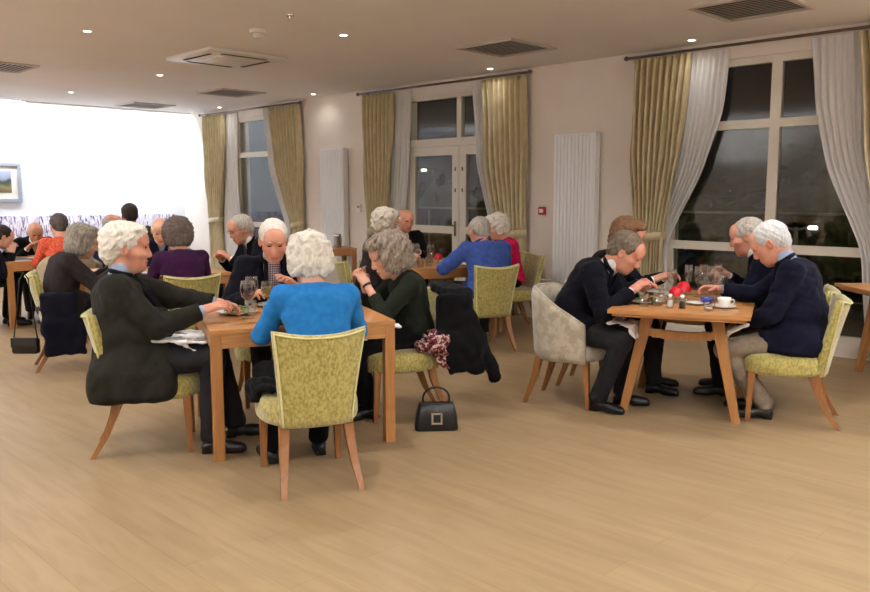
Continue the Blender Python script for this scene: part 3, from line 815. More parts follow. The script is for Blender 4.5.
curtain('curtain', 'gold curtain on the right of the leftmost window', G(-10.9, -10.85, -10.88, -10.9), G(-11.75, -11.55, -11.12, -11.15), 0, 9, 2, tie=1.0)
curtain('curtain', 'gold curtain on the left of the glazed double doors', G(-9.36, -9.32, -9.24, -9.22), G(-8.66, -8.72, -8.80, -8.75), 0, 8, 3, tie=.98)
curtain('curtain', 'gold curtain on the right of the glazed double doors', G(-6.32, -6.28, -6.30, -6.32), G(-7.02, -6.95, -6.72, -6.75), 0, 8, 4, tie=1.0)
curtain('curtain', 'gold curtain on the left of the big right-hand window', G(-4.86, -4.86, -4.76, -4.74), G(-4.18, -4.28, -4.44, -4.42), 0, 9, 5, tie=1.04)
curtain('curtain', 'gold curtain cut off at the right picture edge', G(-1.95, -1.95, -2.05, -2.05), G(-2.62, -2.5, -2.32, -2.35), 0, 8, 6, tie=1.0)
curtain('voile_curtain', 'white voile at the left side of the leftmost window', G(-13.4, -13.4, -13.5, -13.5), G(-12.83, -12.85, -12.80, -13.0), .065, 7, 7, amp=.022, solid=False)
curtain('voile_curtain', 'white voile at the right side of the leftmost window', G(-11.5, -11.4, -11.0, -11.0), G(-12.02, -11.85, -11.4, -11.3), .065, 7, 8, amp=.022, solid=False)
curtain('voile_curtain', 'white voile at the left side of the glazed double doors', G(-8.75, -8.8, -8.9, -8.9), G(-8.38, -8.42, -8.52, -8.6), .065, 6, 9, amp=.022, solid=False)
curtain('voile_curtain', 'white voile at the right side of the glazed double doors', G(-6.9, -6.85, -6.7, -6.7), G(-7.25, -7.15, -6.88, -6.8), .065, 6, 10, amp=.022, solid=False)
curtain('voile_curtain', 'white voile sweeping left across the big right-hand window', G(-4.3, -4.36, -4.60, -4.6), [(ZT, -3.82), (2.3, -3.86), (1.7, -4.06), (1.0, -4.42), (.03, -4.45)], .065, 8, 11, amp=.022, solid=False)
curtain('voile_curtain', 'white voile sweeping right across the big right-hand window', G(-2.5, -2.45, -2.2, -2.2), [(ZT, -3.04), (2.3, -2.98), (1.7, -2.82), (1.0, -2.5), (.03, -2.4)], .065, 8, 12, amp=.022, solid=False)

# standing fill lamps, added out of view to lift the ceiling brightness
def fill_uplighter(x, y):
    t = thing('fill_floor_lamp', 'white standing fill lamp added out of view to brighten the ceiling', 'fill lamp', (x, y, 0), 0, 'added fill lamps out of view')
    b = BM(); lathe(b, [(0, 0), (.14, 0), (.14, .02), (.02, .03), (0, .03)], n=24); obj('base', b, M_white, t, smooth=True)
    b = BM(); tube(b, [(0, 0, .02), (0, 0, 1.76)], .013, n=10); obj('pole', b, M_white, t, smooth=True)
    b = BM(); lathe(b, [(0, 1.74), (.04, 1.75), (.12, 1.80), (.16, 1.86), (.155, 1.86), (.115, 1.808), (0, 1.76)], n=24); obj('lamp_shade', b, M_white, t, smooth=True)
    L_ = bpy.data.lights.new('fill_uplight', 'SPOT'); L_.energy = 530; L_.color = (.90, 1, 1.12); L_.spot_size = 2.75; L_.spot_blend = 1.; L_.shadow_soft_size = .08
    o = bpy.data.objects.new('fill_uplight', L_); C.objects.link(o); o.parent = t; o.location = (0, 0, 1.83); o.rotation_euler = (PI, 0, 0)
for x, y in ((-11.5, -.9), (-8.2, -.9), (-4.9, -1.0), (-.2, -.9), (.9, 2.4), (.9, 5.6), (-12.6, .8)): fill_uplighter(x, y)
# ---------------------------------------------------------------- furniture
M_oak = wood('oak_furniture', (190, 136, 82), (170, 116, 66), .38)
M_oakd = wood('oak_leg', (148, 98, 54), (128, 82, 42), .4, (12, 12, 1))
M_green = mat('green_velvet', (176, 163, 92), .75, col2=(138, 124, 56), scale=75, bump=.12, bscale=60, sheen=.5, fac=(.42, .62), detail=8, stretch=(1, 1, .6))
M_damask = mat('beige_damask', (186, 176, 156), .8, col2=(164, 152, 130), scale=14, bump=.1, sheen=.4, fac=(.45, .55), detail=5)
M_taupe = mat('taupe_fabric', (168, 150, 122), .85, col2=(156, 138, 112), scale=20, bump=.15)

def seat_mesh(name, wf, wr, yf, yr, z0, z1, m, parent, rnd=2.6):
    b = BM(); n = 40; rings = []
    def outline(ins):
        o = []
        for k in range(n):
            a = 2*PI*k/n; c_, s_ = math.cos(a), math.sin(a)
            e = 2/rnd; u = math.copysign(abs(c_)**e, c_); v = math.copysign(abs(s_)**e, s_)
            y = (yf+yr)/2+(yf-yr)/2*v*(1-ins/((yf-yr)/2)); w = wr+(wf-wr)*((v+1)/2)
            o.append((u*(w-ins), y))
        return o
    prof = [(z0, .03), (z0+.01, .005), (z0+.03, 0), (z1-.05, 0), (z1-.02, .008), (z1-.004, .03), (z1+.006, .07), (z1+.014, .13)]
    for z, ins in prof: rings.append([b.verts.new((x_, y_, z)) for x_, y_ in outline(ins)])
    for A_, B_ in zip(rings, rings[1:]):
        for k in range(n): b.faces.new((A_[k], A_[(k+1) % n], B_[(k+1) % n], B_[k]))
    b.faces.new(rings[0][::-1]); c_ = b.verts.new((0, (yf+yr)/2, z1+.018))
    for k in range(n): b.faces.new((rings[-1][k], rings[-1][(k+1) % n], c_))
    return obj(name, b, m, parent, smooth=True)
def green_chair(label):
    t = thing('dining_chair', label, 'chair')
    seat_mesh('seat', .285, .245, .28, -.265, .325, .46, M_green, t)
    # back: flaring curved shell
    def P(u, v, side):
        w = .175+.050*v**1.2; x = w*u; z = .335+.468*v+.025*abs(u)**2.2*v
        y = -.235-.10*v-.02*v*v+.055*u*u*(.5+.5*v)
        th = .036*(1-.25*v)
        return (x, y+th*side, z)
    b = BM(); nu, nv = 14, 12; g = {}
    for sd in (-1, 1):
        for i in range(nu+1):
            for j in range(nv+1):
                u = -1+2*i/nu; v = j/nv; q = Vector(P(u, v, sd*.85))
                g[sd, i, j] = b.verts.new(q)
    for sd in (-1, 1):
        for i in range(nu):
            for j in range(nv):
                f = (g[sd, i, j], g[sd, i+1, j], g[sd, i+1, j+1], g[sd, i, j+1]); b.faces.new(f if sd < 0 else f[::-1])
    # rounded rim
    loop = [(i, 0) for i in range(nu)]+[(nu, j) for j in range(nv)]+[(i, nv) for i in range(nu, 0, -1)]+[(0, j) for j in range(nv, 0, -1)]
    mid = []
    for (i, j) in loop:
        u = -1+2*i/nu; v = j/nv; q = Vector(P(u, v, 0)); c_ = Vector(P(0, .5, 0)); d = q-c_
        off = Vector((.014*(1 if i == nu else (-1 if i == 0 else 0)), 0, .014*(1 if j == nv else (-1 if j == 0 else 0))))
        mid.append(b.verts.new(q+off))
    L = len(loop)
    for k in range(L):
        a_, c_ = loop[k], loop[(k+1) % L]
        b.faces.new((g[-1, a_[0], a_[1]], mid[k], mid[(k+1) % L], g[-1, c_[0], c_[1]])); b.faces.new((mid[k], g[1, a_[0], a_[1]], g[1, c_[0], c_[1]], mid[(k+1) % L]))
    bk = obj('backrest', b, M_green, t, smooth=True)
    b = BM(); pts = [P(-1, j/10, -.95) for j in range(11)]+[P(-1+2*i/12, 1, -.95) for i in range(1, 13)]+[P(1, 1-j/10, -.95) for j in range(1, 11)]
    pts = [(x_*1.01, y_, z_) for x_, y_, z_ in pts]
    tube(b, pts, .0055, n=6); obj('piping', b, M_piping, bk, smooth=True)
    for s in (-1, 1):
        b = BM(); polybar(b, [(s*.205, .19, .345), (s*.212, .205, .0)], [.046, .028]); obj('leg', b, M_oakd, t)
        b = BM(); polybar(b, [(s*.165, -.19, .345), (s*.172, -.215, .24), (s*.184, -.262, .12), (s*.20, -.335, 0)], [.05, .046, .038, .028]); obj('leg', b, M_oakd, t)
    return t
M_piping = mat('pale_piping', (214, 208, 150), .7)
def tub_chair(label, m, topz=.83):
    t = thing('tub_chair', label, 'armchair')
    seat_mesh('seat', .27, .24, .27, -.24, .33, .46, m, t, 2.4)
    def Pt(a, v, off):          # a: -1..1 around, v:0..1 up
        ang = a*rad(122); R = .275+off
        h_ = topz-(topz-.60)*(max(0, abs(a)-.35)/.65)**1.3
        z = .33+(h_-.33)*v; fl = .035*v
        x = (R+fl)*math.sin(ang); y = -(R+fl)*math.cos(ang)*1.0-.0
        if abs(a) > .74: x = math.copysign((R+fl)*math.sin(rad(90)), a); y = ((abs(a)-.74)/.26)*.19
        elif True: 
            ang = a/.74*PI/2; x = (R+fl)*math.sin(ang); y = -(R+fl)*.92*math.cos(ang)
        return Vector((x, y, z))
    b = BM(); nu, nv = 36, 10; g = {}
    for sd, off in ((0, .0), (1, -.052)):
        for i in range(nu+1):
            for j in range(nv+1):
                v = j/nv; q = Pt(-1+2*i/nu, v, off+(.0 if 0 < j < nv else (-.012 if sd == 0 else .012)))
                g[sd, i, j] = b.verts.new(q)
    for sd in (0, 1):
        for i in range(nu):
            for j in range(nv): b.faces.new((g[sd, i, j], g[sd, i+1, j], g[sd, i+1, j+1], g[sd, i, j+1]))
    for i in range(nu):
        for j in (0, nv): b.faces.new((g[0, i, j], g[0, i+1, j], g[1, i+1, j], g[1, i, j]))
    for j in range(nv):
        for i in (0, nu): b.faces.new((g[0, i, j], g[0, i, j+1], g[1, i, j+1], g[1, i, j]))
    bk = obj('backrest', b, m, t, smooth=True)
    b = BM(); tube(b, [Pt(-1+2*i/30, 1, -.026)+Vector((0, 0, .004)) for i in range(31)], .009, n=6); obj('piping', b, m, bk, smooth=True)
    for s in (-1, 1):
        b = BM(); polybar(b, [(s*.20, .18, .345), (s*.215, .205, .0)], [.046, .026]); obj('leg', b, M_oakd, t)
        b = BM(); polybar(b, [(s*.17, -.17, .345), (s*.18, -.20, .2), (s*.20, -.27, 0)], [.048, .042, .026]); obj('leg', b, M_oakd, t)
    return t
class Frame:
    def __init__(s, fl, ang, W, D): s.o = Vector(fl); s.a = rad(ang); s.e1 = Vector((math.cos(s.a), math.sin(s.a))); s.e2 = Vector((-math.sin(s.a), math.cos(s.a))); s.W = W; s.D = D; s.deg = ang
    def p(s, a, b): q = s.o+s.e1*a+s.e2*b; return (q.x, q.y)
def square_table(fr, label, H=.75):
    c_ = fr.p(fr.W/2, fr.D/2); t = thing('dining_table', label, 'table', (c_[0], c_[1], 0), fr.a)
    W, D = fr.W, fr.D
    b = BM(); box(b, (0, 0, H-.013), (W, D, .026), bev=.003); obj('tabletop', b, M_oak, t)
    b = BM()
    for s in (-1, 1): box(b, (0, s*(D/2-.02), H-.066), (W-.13, .03, .08)); box(b, (s*(W/2-.02), 0, H-.066), (.03, D-.13, .08))
    obj('apron', b, M_oak, t)
    for sx in (-1, 1):
        for sy in (-1, 1):
            b = BM(); box(b, (sx*(W/2-.034), sy*(D/2-.034), (H-.026)/2), (.062, .062, H-.026), bev=.003); obj('leg', b, M_oakl, t)
    return t
M_oakl = wood('oak_table_leg', (172, 120, 68), (154, 104, 56), .4, (12, 12, 1))
def trestle_table(fr, label, H=.75, ins=.32):
    c_ = fr.p(fr.W/2, fr.D/2); t = thing('trestle_table', label, 'table', (c_[0], c_[1], 0), fr.a)
    W, D = fr.W, fr.D
    b = BM(); box(b, (0, 0, H-.014), (W, D, .028), bev=.003); vs = box(b, (0, 0, H-.038), (W-.05, D-.05, .022), bev=.003); obj('tabletop', b, M_oak, t)
    for sy in (-1, 1):
        y = sy*(D/2-ins)
        for sx in (-1, 1):
            b = BM(); a = Vector((sx*(W/2-.22), y, H-.048)); e = Vector((sx*(W/2-.07), y+sy*.03, 0)); d = (e-a)
            r1 = [b.verts.new(a+Vector((x_*.04, y_*.03, 0))) for x_, y_ in ((-1, -1), (1, -1), (1, 1), (-1, 1))]
            r2 = [b.verts.new(e+Vector((x_*.026, y_*.022, 0))) for x_, y_ in ((-1, -1), (1, -1), (1, 1), (-1, 1))]
            for k in range(4): b.faces.new((r1[k], r1[(k+1) % 4], r2[(k+1) % 4], r2[k]))
            b.faces.new(r1); b.faces.new(r2); obj('leg', b, M_oakl, t)
        b = BM(); z0 = H-.20
        pts = [(-(W/2-.185)+(W-.37)*k/8, 0, .015*math.cos(PI*(k/8-.5)*2)) for k in range(9)]
        for A_, B_ in zip(pts, pts[1:]):
            x_ = (A_[0]+B_[0])/2; box(b, (x_, y, z0+.012*abs(x_/(W/2-.185))**2*2), ((W-.37)/8+.002, .045, .055))
        obj('stretcher', b, M_oakl, t)
    return t

TA = Frame((-4.04, 2.28), 66, 1.08, 1.08)
TB = Frame((-2.97, 4.57), 21.9, .88, 1.35)
TM = Frame((-6.06, 5.47), 66, 1.15, 1.25)
TP = Frame((-7.22, 3.02), 78.5, 1.2, 1.15)
TL = Frame((-9.75, 3.05), 88, .95, 1.05)
TD = Frame((-10.4, 4.62), 88, 1.0, 1.0)
TE = Frame((-9.26, 6.40), 66, 1.0, .62)
TF = Frame((-2.50, 7.30), -45, 1.6, .72)
square_table(TA, 'square oak dining table nearest the camera with blue-cardigan diner in front')
trestle_table(TB, 'oak table with splayed A-frame legs between the dark-suited diners at right')
square_table(TM, 'oak dining table crowded with glasses in front of the glazed doors')
square_table(TP, 'oak dining table between the purple-sweater diner and bald man')
square_table(TL, 'far left dining table with white setting beside orange-cardigan diner')
square_table(TD, 'far dining table beside the streaked banquette near the olive-jacketed diner')
square_table(TE, 'small oak side table near the left radiator carrying a metal jug')
trestle_table(TF, 'oak table with splayed legs cut by the right picture edge under window', ins=.25)

G0 = green_chair('x'); T0 = tub_chair('x', M_damask); T1 = tub_chair('x', M_taupe)
USED = set()
def chair(src, loc, heading, label, scale=None):
    r = rad(heading-90)
    if src.name in USED: return dup(src, (loc[0], loc[1], 0), r, label, None, scale)
    USED.add(src.name); src.location = (loc[0], loc[1], 0); src.rotation_euler = (0, 0, r); src['label'] = label; return src
def back(loc, heading, d): a = rad(heading); return (loc[0]-math.cos(a)*d, loc[1]-math.sin(a)*d)
def fwd(loc, heading, d): return back(loc, heading, -d)

# ---------------------------------------------------------------- clothes palette
OLIVE = cloth('olive_tweed', (34, 32, 26)); BLACK = cloth('black_cloth', (12, 11, 13)); CHAR = cloth('charcoal', (32, 30, 32)); NAVY = cloth('navy', (16, 17, 32))
DNAVY = cloth('dark_navy', (13, 13, 21)); BLUE = cloth('bright_blue_knit', (32, 104, 164), col2=(40, 114, 174)); DGREEN = cloth('dark_green', (28, 31, 24)); PURPLE = cloth('purple_knit', (54, 24, 56))
COB = cloth('cobalt', (54, 74, 132)); PINK = cloth('hot_pink', (176, 22, 70)); ORANGE = cloth('orange_knit', (196, 72, 50), col2=(214, 110, 84), scale=60, fac=(.45, .6)); GREYB = cloth('grey_brown', (42, 36, 36))
BSH = cloth('pale_blue_shirt', (150, 162, 186), bump=.1); WSH = cloth('white_shirt', (224, 224, 226), bump=.1); STONE = cloth('stone_trousers', (120, 108, 92)); OLJ = cloth('olive_jacket', (66, 66, 48)); BLUEJ = cloth('slate_blue', (60, 78, 120))
def check_mat():
    m = mat('check_shirt', (226, 214, 220), .85); nt = m.node_tree; bb = nt.nodes['Principled BSDF']
    tc = nt.nodes.new('ShaderNodeTexCoord'); sp = nt.nodes.new('ShaderNodeSeparateXYZ'); nt.links.new(tc.outputs['Object'], sp.inputs[0]); outs = []
    for ax in 'XZ':
        ma = nt.nodes.new('ShaderNodeMath'); ma.operation = 'MULTIPLY'; ma.inputs[1].default_value = 62; nt.links.new(sp.outputs[ax], ma.inputs[0])
        fr_ = nt.nodes.new('ShaderNodeMath'); fr_.operation = 'FRACT'; nt.links.new(ma.outputs[0], fr_.inputs[0])
        lt = nt.nodes.new('ShaderNodeMath'); lt.operation = 'GREATER_THAN'; lt.inputs[1].default_value = .3; nt.links.new(fr_.outputs[0], lt.inputs[0]); outs.append(lt)
    mu = nt.nodes.new('ShaderNodeMath'); mu.operation = 'MULTIPLY'; nt.links.new(outs[0].outputs[0], mu.inputs[0]); nt.links.new(outs[1].outputs[0], mu.inputs[1])
    mx = nt.nodes.new('ShaderNodeMix'); mx.data_type = 'RGBA'; mx.inputs[6].default_value = (*lin((214, 196, 204)), 1); mx.inputs[7].default_value = (*lin((72, 26, 44)), 1)
    nt.links.new(mu.outputs[0], mx.inputs[0]); nt.links.new(mx.outputs[2], bb.inputs['Base Color']); return m
CHECK = check_mat()
W_ = ('white', (236, 230, 218), (214, 206, 192)); G_ = ('grey', (156, 142, 126), (112, 100, 88)); GB_ = ('greybrown', (122, 108, 92), (90, 78, 66)); LG_ = ('lightgrey', (190, 182, 170), (160, 152, 142))
BR_ = ('brown', (128, 94, 66), (98, 70, 48)); DK_ = ('darkbrown', (62, 50, 44), (44, 36, 32)); DG_ = ('darkgrey', (92, 84, 78), (70, 64, 60))

PEOPLE = []
def seated(label, loc, heading, src, clabel, cback=.03, cscale=None, cturn=0, cloc=None, **k):
    if src: chair(src, cloc or back(loc, heading, -cback+.0), heading+cturn, clabel, cscale)
    r_, hinfo, Hc = person(label, loc, heading, **k)
    a = rad(heading-90); M = Matrix.Translation((loc[0], loc[1], 0))@Matrix.Rotation(a, 4, 'Z')
    w = M@Vector(Hc); PEOPLE.append((label[:40], w)); r_['hh'] = 0; del r_['hh']
    return [(M@Vector(h_[4]), M.to_3x3()@Vector(h_[1]), M@Vector(h_[5])) for h_ in hinfo]
# near table
hB = seated('person with fluffy white hair in a bright blue cardigan, back to camera', TA.p(.53, -.40), 156, G0, 'green velvet chair under the blue cardigan diner, nearest the camera', cloc=TA.p(.46, -.375), h=.006, S=.96, width=1.12,
       top='sweater', topc=BLUE, legc=BLACK, legs=None, hair='fluffy', hairc=W_, lean=8, bend=24, pitch=26, tl=1.0, hs=1.18, hands=((-.16, .44, .80), (.16, .44, .80)), elbow=(.55, -.3, -.7), seed=2, feet=((-.22, .30), (.06, .36)))
h9 = seated('person in olive tweed jacket with full white hair, left of nearest table', (-4.655, 2.10), 60, G0, 'green velvet chair under the olive-jacketed man at the nearest table', h=.006, S=1.08, cback=.13,
       top='jacket', topc=OLIVE, shirt=BSH, tie=BLACK, collar=BLACK, legc=CHAR, hair='full', hairc=W_, skin='ruddy', lean=-9, bend=12, pitch=4, tl=.84, hs=1.2, hem=1, hemdrop=1, hands=((-.05, .52, .84), (.19, .43, .83)), belly=.08, seed=5, watch=0, feet=((-.02, .60), (.26, .46)), width=1.18, elbow=(.25, -.3, -.95))
h13 = seated('person with curly grey hair in dark green top, right side of nearest table', TA.p(1.42, .64), 243, G0, 'green velvet chair on the right of the nearest table, black coat on it', h=.006, S=.97, cback=.12,
       top='sweater', topc=DGREEN, legc=BLACK, hair='curly', hairc=G_, lean=3, bend=22, pitch=22, tl=.83, hs=1.18, width=1.1, hands=((-.06, .34, .90), (.09, .33, .91)), seed=6, sleeves=.62, watch=0, bracelet=True, feet=((-.1, .34), (.08, .36)))
h11 = seated('person in dark blazer and red check shirt with white hair, far side of nearest table', TA.p(.56, 1.36), 336, G0, 'green velvet chair behind the check-shirt diner', h=.006, S=1.04,
       top='jacket', topc=DNAVY, shirt=CHECK, legc=CHAR, hair='short', hairc=W_, skin='ruddy', lean=12, bend=18, pitch=22, yaw=-6, hs=1.2, vw=.095, hands=((-.10, .40, .88), (.20, .42, .82)), seed=7, width=1.08, belly=.03)
# right table
h18 = seated('person in dark suit with grey-brown hair bent over a plate, left of trestle table', TB.p(-.37, .44), 18, T0, 'beige damask tub chair under the suited man left of trestle table', h=.006, S=1.04,
       top='jacket', topc=DNAVY, shirt=WSH, legc=CHAR, hair='short', hairc=GB_, skin='ruddy', lean=20, bend=32, pitch=34, hs=1.17, hem=.6, tl=1.03, hands=((-.12, .50, .83), (.10, .48, .84)), seed=8, feet=((-.05, .40), (.2, .3)), cback=.02)
h19 = seated('person with brown hair in dark jacket behind the suited man at trestle table', TB.p(-.30, 1.05), 20, T0, 'beige damask tub chair farther back on the left of trestle table', h=.007, S=1.0,
       top='jacket', topc=DNAVY, legc=CHAR, shirt=WSH, hair='bob', hairc=BR_, skin='ruddy', lean=8, bend=22, pitch=22, tl=1.06, hs=1.15, hands=((-.12, .50, .86), (.12, .46, .86)), seed=9, feet=((-.1, .45), (.14, .5)))
h21 = seated('person in navy blazer with white hair looking down, near right of trestle table', TB.p(1.19, .56), 200, G0, 'green velvet chair under the navy-blazer man at the trestle table', h=.006, S=1.05, cback=.10,
       top='jacket', topc=NAVY, shirt=BSH, legc=STONE, hair='short', hairc=('silver', (226, 226, 226), (200, 200, 202)), skin='ruddy', lean=3, bend=26, pitch=34, hs=1.18, tl=.98, hem=.4, hands=((-.06, .40, .62), (.10, .54, .84)), seed=10, belly=.02, feet=((-.10, .22), (.08, .30)))
h20 = seated('person in pale shirt with grey hair beyond the navy-blazer man, by the window', TB.p(1.08, 1.12), 200, G0, 'green velvet chair beyond the navy-blazer man, by the window', h=.007, S=1.03,
       top='jacket', topc=NAVY, shirt=WSH, legc=CHAR, hair='short', hairc=LG_, skin='ruddy', lean=14, bend=20, pitch=16, tl=1.06, hs=1.15, hands=((-.1, .44, .86), (.12, .42, .88)), seed=11)
# middle table
h16 = seated('person in cobalt blue jacket with grey hair, back to camera at middle table', (-5.29, 6.07), 158, G0, 'green velvet chair under the cobalt-jacketed diner', cloc=(-5.33, 5.99), h=.008, S=1.05, width=1.15,
       top='jacket', topc=COB, legc=CHAR, hair='short', hairc=LG_, skin='ruddy', lean=12, bend=24, pitch=14, yaw=12, tl=.90, hs=1.15, hands=((-.26, .42, .82), (.1, .42, .82)), seed=12, elbow=(.9, -.2, -.6))
h17 = seated('person in hot pink cardigan with white hair beside the cobalt-jacketed diner', TM.p(1.55, .46), 243, G0, 'green velvet chair under the pink-cardigan diner near the wall', h=.008, S=.95,
       top='sweater', topc=PINK, legc=BLACK, hair='fluffy', hairc=W_, lean=6, bend=20, pitch=16, yaw=0, hands=((-.12, .40, .84), (.12, .40, .84)), seed=13)
chair(G0, TM.p(1.66, 1.12), 246, 'empty green velvet chair beyond the pink-cardigan diner, before the curtain')
h14 = seated('person with pale fluffy hair behind the curly-haired diner, back of head visible', TM.p(-.16, .34), 62, G0, 'green velvet chair at the left end of the middle table', h=.008, S=.96,
       top='sweater', topc=GREYB, legc=BLACK, hair='fluffy', hairc=('cream', (214, 204, 188), (192, 180, 164)), lean=8, bend=14, pitch=12, tl=1.12, hs=1.15, hands=((-.12, .42, .84), (.12, .42, .84)), seed=14)
h15 = seated('person in black jacket with receding white hair facing camera at middle table', TM.p(.60, 1.52), 328, G0, 'green velvet chair under the black-jacketed diner by the glazed doors', h=.008, S=1.05, tl=.95, hs=1.15,
       top='jacket', topc=BLACK, shirt=WSH, legc=CHAR, hair='bald', hairc=W_, skin='ruddy', lean=6, bend=12, pitch=12, yaw=20, hands=((-.12, .42, .84), (.12, .42, .84)), seed=15)
# purple diner's table
h7 = seated('person in purple sweater with wavy grey hair, back to camera', (-6.48, 3.44), 165, G0, 'green velvet chair under the purple-sweater diner', h=.008, S=.95, width=1.1,
       top='sweater', topc=PURPLE, legc=BLACK, hair='fluffy', hairc=('wavygrey', (118, 104, 94), (92, 80, 72)), lean=10, bend=18, pitch=16, hands=((-.14, .44, .82), (.14, .44, .82)), seed=16, hs=1.2)
h8 = seated('person in grey-brown hooded jacket with grey bob, left of the purple diner', (-7.30, 2.68), 72, G0, 'green velvet chair with a dark coat and strap bag hung on it', cback=.13, h=.008, S=1.0,
       top='jacket', topc=GREYB, legc=BLACK, openv=False, hair='bob', hairc=('ash', (158, 148, 134), (124, 114, 104)), skin='pale', lean=6, bend=28, pitch=20, tl=.84, hem=.5, width=1.1, hands=((-.12, .48, .84), (.12, .48, .84)), seed=17, hs=1.2)
h6 = seated('person with bald head in navy suit facing camera beyond the purple diner', TP.p(.82, 1.30), 350, G0, 'green velvet chair under the bald navy-suited diner', h=.009, S=1.0,
       top='jacket', topc=NAVY, shirt=BSH, legc=CHAR, hair='bald', hairc=W_, skin='pale', lean=16, bend=22, pitch=24, yaw=-18, hands=((-.12, .44, .84), (.12, .44, .84)), seed=18, hs=1.15)
h10 = seated('person wearing glasses and dark suit with grey hair, profile under left window', (-7.28, 4.82), 262, G0, 'green velvet chair under the bespectacled diner', h=.008, S=1.05,
       top='jacket', topc=DNAVY, shirt=WSH, tie=cloth('tie_grey', (70, 60, 66)), legc=CHAR, hair='short', hairc=LG_, skin='ruddy', lean=14, bend=24, pitch=20, tl=.95, hs=1.2, glasses=True, hands=((-.10, .46, .86), (.12, .46, .84)), seed=19)
# far tables
h3 = seated('person in orange knitted cardigan with grey hair, back to camera', (-9.30, 3.52), 175, T1, 'taupe tub chair under the orange-cardigan diner', h=.010, S=.97, width=1.1, cscale=1.08,
       top='sweater', topc=ORANGE, legc=BLACK, hair='short', hairc=DG_, lean=8, bend=18, pitch=14, hs=1.15, tl=.98, hands=((-.12, .44, .84), (.12, .44, .84)), seed=20)
h2 = seated('person with balding head facing camera across from the orange cardigan', (-10.92, 3.72), 350, T1, 'taupe tub chair across from the orange-cardigan diner', h=.011, S=1.0,
       top='jacket', topc=BLACK, shirt=WSH, legc=CHAR, hair='bald', hairc=LG_, skin='tan', lean=20, bend=28, pitch=24, tl=.85, hands=((-.12, .44, .84), (.12, .44, .84)), seed=21)
h1 = seated('person in black clothes cut off by the left picture edge', (-10.12, 2.74), 84, T1, 'taupe tub chair cut off by the left picture edge', h=.010, S=1.05, cback=.02,
       top='jacket', topc=DNAVY, legc=BLACK, hair='short', hairc=DK_, skin='pale', lean=24, bend=34, pitch=24, tl=.85, hands=((-.10, .46, .84), (.12, .44, .84)), seed=22)
h5 = seated('person in olive jacket with dark brown hair, back to camera before the banquette', (-9.98, 4.62), 172, T1, 'taupe tub chair under the olive-jacketed diner', h=.010, S=1.08, width=1.12,
       top='jacket', topc=OLJ, legc=CHAR, hair='short', hairc=DK_, skin='tan', lean=4, bend=10, pitch=8, hands=((-.12, .44, .84), (.12, .44, .84)), seed=23, tl=.97, hs=1.2)
h4 = seated('person in slate blue jacket half hidden by the olive-jacketed diner', (-10.88, 4.38), 62, T1, 'taupe tub chair under the slate-blue diner', h=.011, S=1.02,
       top='jacket', topc=BLUEJ, legc=CHAR, hair='bald', hairc=LG_, skin='ruddy', lean=22, bend=22, pitch=10, hands=((-.12, .46, .84), (.12, .44, .84)), seed=24)
# ---------------------------------------------------------------- tableware
def thin_glass():
    m = bpy.data.materials.new('clear_glass'); m.use_nodes = True; nt = m.node_tree; nt.nodes.clear()
    o = nt.nodes.new('ShaderNodeOutputMaterial'); tp = nt.nodes.new('ShaderNodeBsdfTransparent'); tp.inputs[0].default_value = (.93, .95, .95, 1)
    g = nt.nodes.new('ShaderNodeBsdfGlossy'); g.inputs['Roughness'].default_value = .04; lw = nt.nodes.new('ShaderNodeLayerWeight'); lw.inputs['Blend'].default_value = .42
    mr = nt.nodes.new('ShaderNodeMapRange'); mr.inputs['To Min'].default_value = .05; mr.inputs['To Max'].default_value = .45; nt.links.new(lw.outputs['Facing'], mr.inputs['Value'])
    mx = nt.nodes.new('ShaderNodeMixShader'); nt.links.new(mr.outputs[0], mx.inputs[0]); nt.links.new(tp.outputs[0], mx.inputs[1]); nt.links.new(g.outputs[0], mx.inputs[2]); nt.links.new(mx.outputs[0], o.inputs[0]); return m
M_gl = thin_glass()
M_wine = mat('red_wine', (58, 6, 14), .1, spec=.6); M_wwine = mat('white_wine', (222, 204, 120), .05, trans=.8, ior=1.33)
M_china = mat('white_china', (238, 236, 230), .2, spec=.6); M_saladm = mat('salad_leaf', (74, 110, 34), .55, col2=(120, 150, 60), scale=60)
M_tom = mat('tomato', (190, 50, 34), .4); M_napk = cloth('napkin_linen', (232, 232, 234)); M_redg = mat('red_glass', (196, 12, 30), .2, spec=.6, emit=(200, 10, 20), estr=.0)
M_pepper = mat('peppercorns', (40, 34, 30), .6); M_salt = mat('salt', (230, 228, 222), .6); M_blue = mat('cobalt_china', (52, 62, 140), .25)
TZ = .75
PROTO = {}
def place(kind, maker, loc, label, cat, group=None, rot=0., scale=None, z=TZ+.0005):
    if kind not in PROTO:
        t = thing(kind.split(':')[0], label, cat, (loc[0], loc[1], z), rot, group); maker(t)
        if scale: t.scale = (scale,)*3
        PROTO[kind] = t; return t
    r = dup(PROTO[kind], (loc[0], loc[1], z), rot, label, group, scale)
    if group is None and 'group' in r: del r['group']
    return r
def wineglass(fill):
    def mk(t):
        b = BM(); lathe(b, [(0, .0), (.034, .0), (.034, .002), (.006, .006), (.004, .02), (.004, .085), (.012, .095), (.032, .115), (.041, .145), (.039, .175), (.034, .20), (.0335, .20), (.038, .175), (.040, .145), (.031, .117), (.010, .097), (0, .096)], n=20); obj('glass', b, M_gl, t, smooth=True)
        if fill:
            b = BM(); lathe(b, [(0, .0975), (.010, .0985), (.030, .118), (.038, .142), (.0385, .148), (.037, .165), (0, .165)], n=20); obj('wine', b, fill, t, smooth=True)
    return mk
def flute(t):
    b = BM(); lathe(b, [(0, 0), (.03, 0), (.03, .002), (.004, .006), (.0035, .07), (.016, .09), (.025, .13), (.026, .20), (.0255, .20), (.0245, .13), (.015, .092), (0, .085)], n=16); obj('glass', b, M_gl, t, smooth=True)
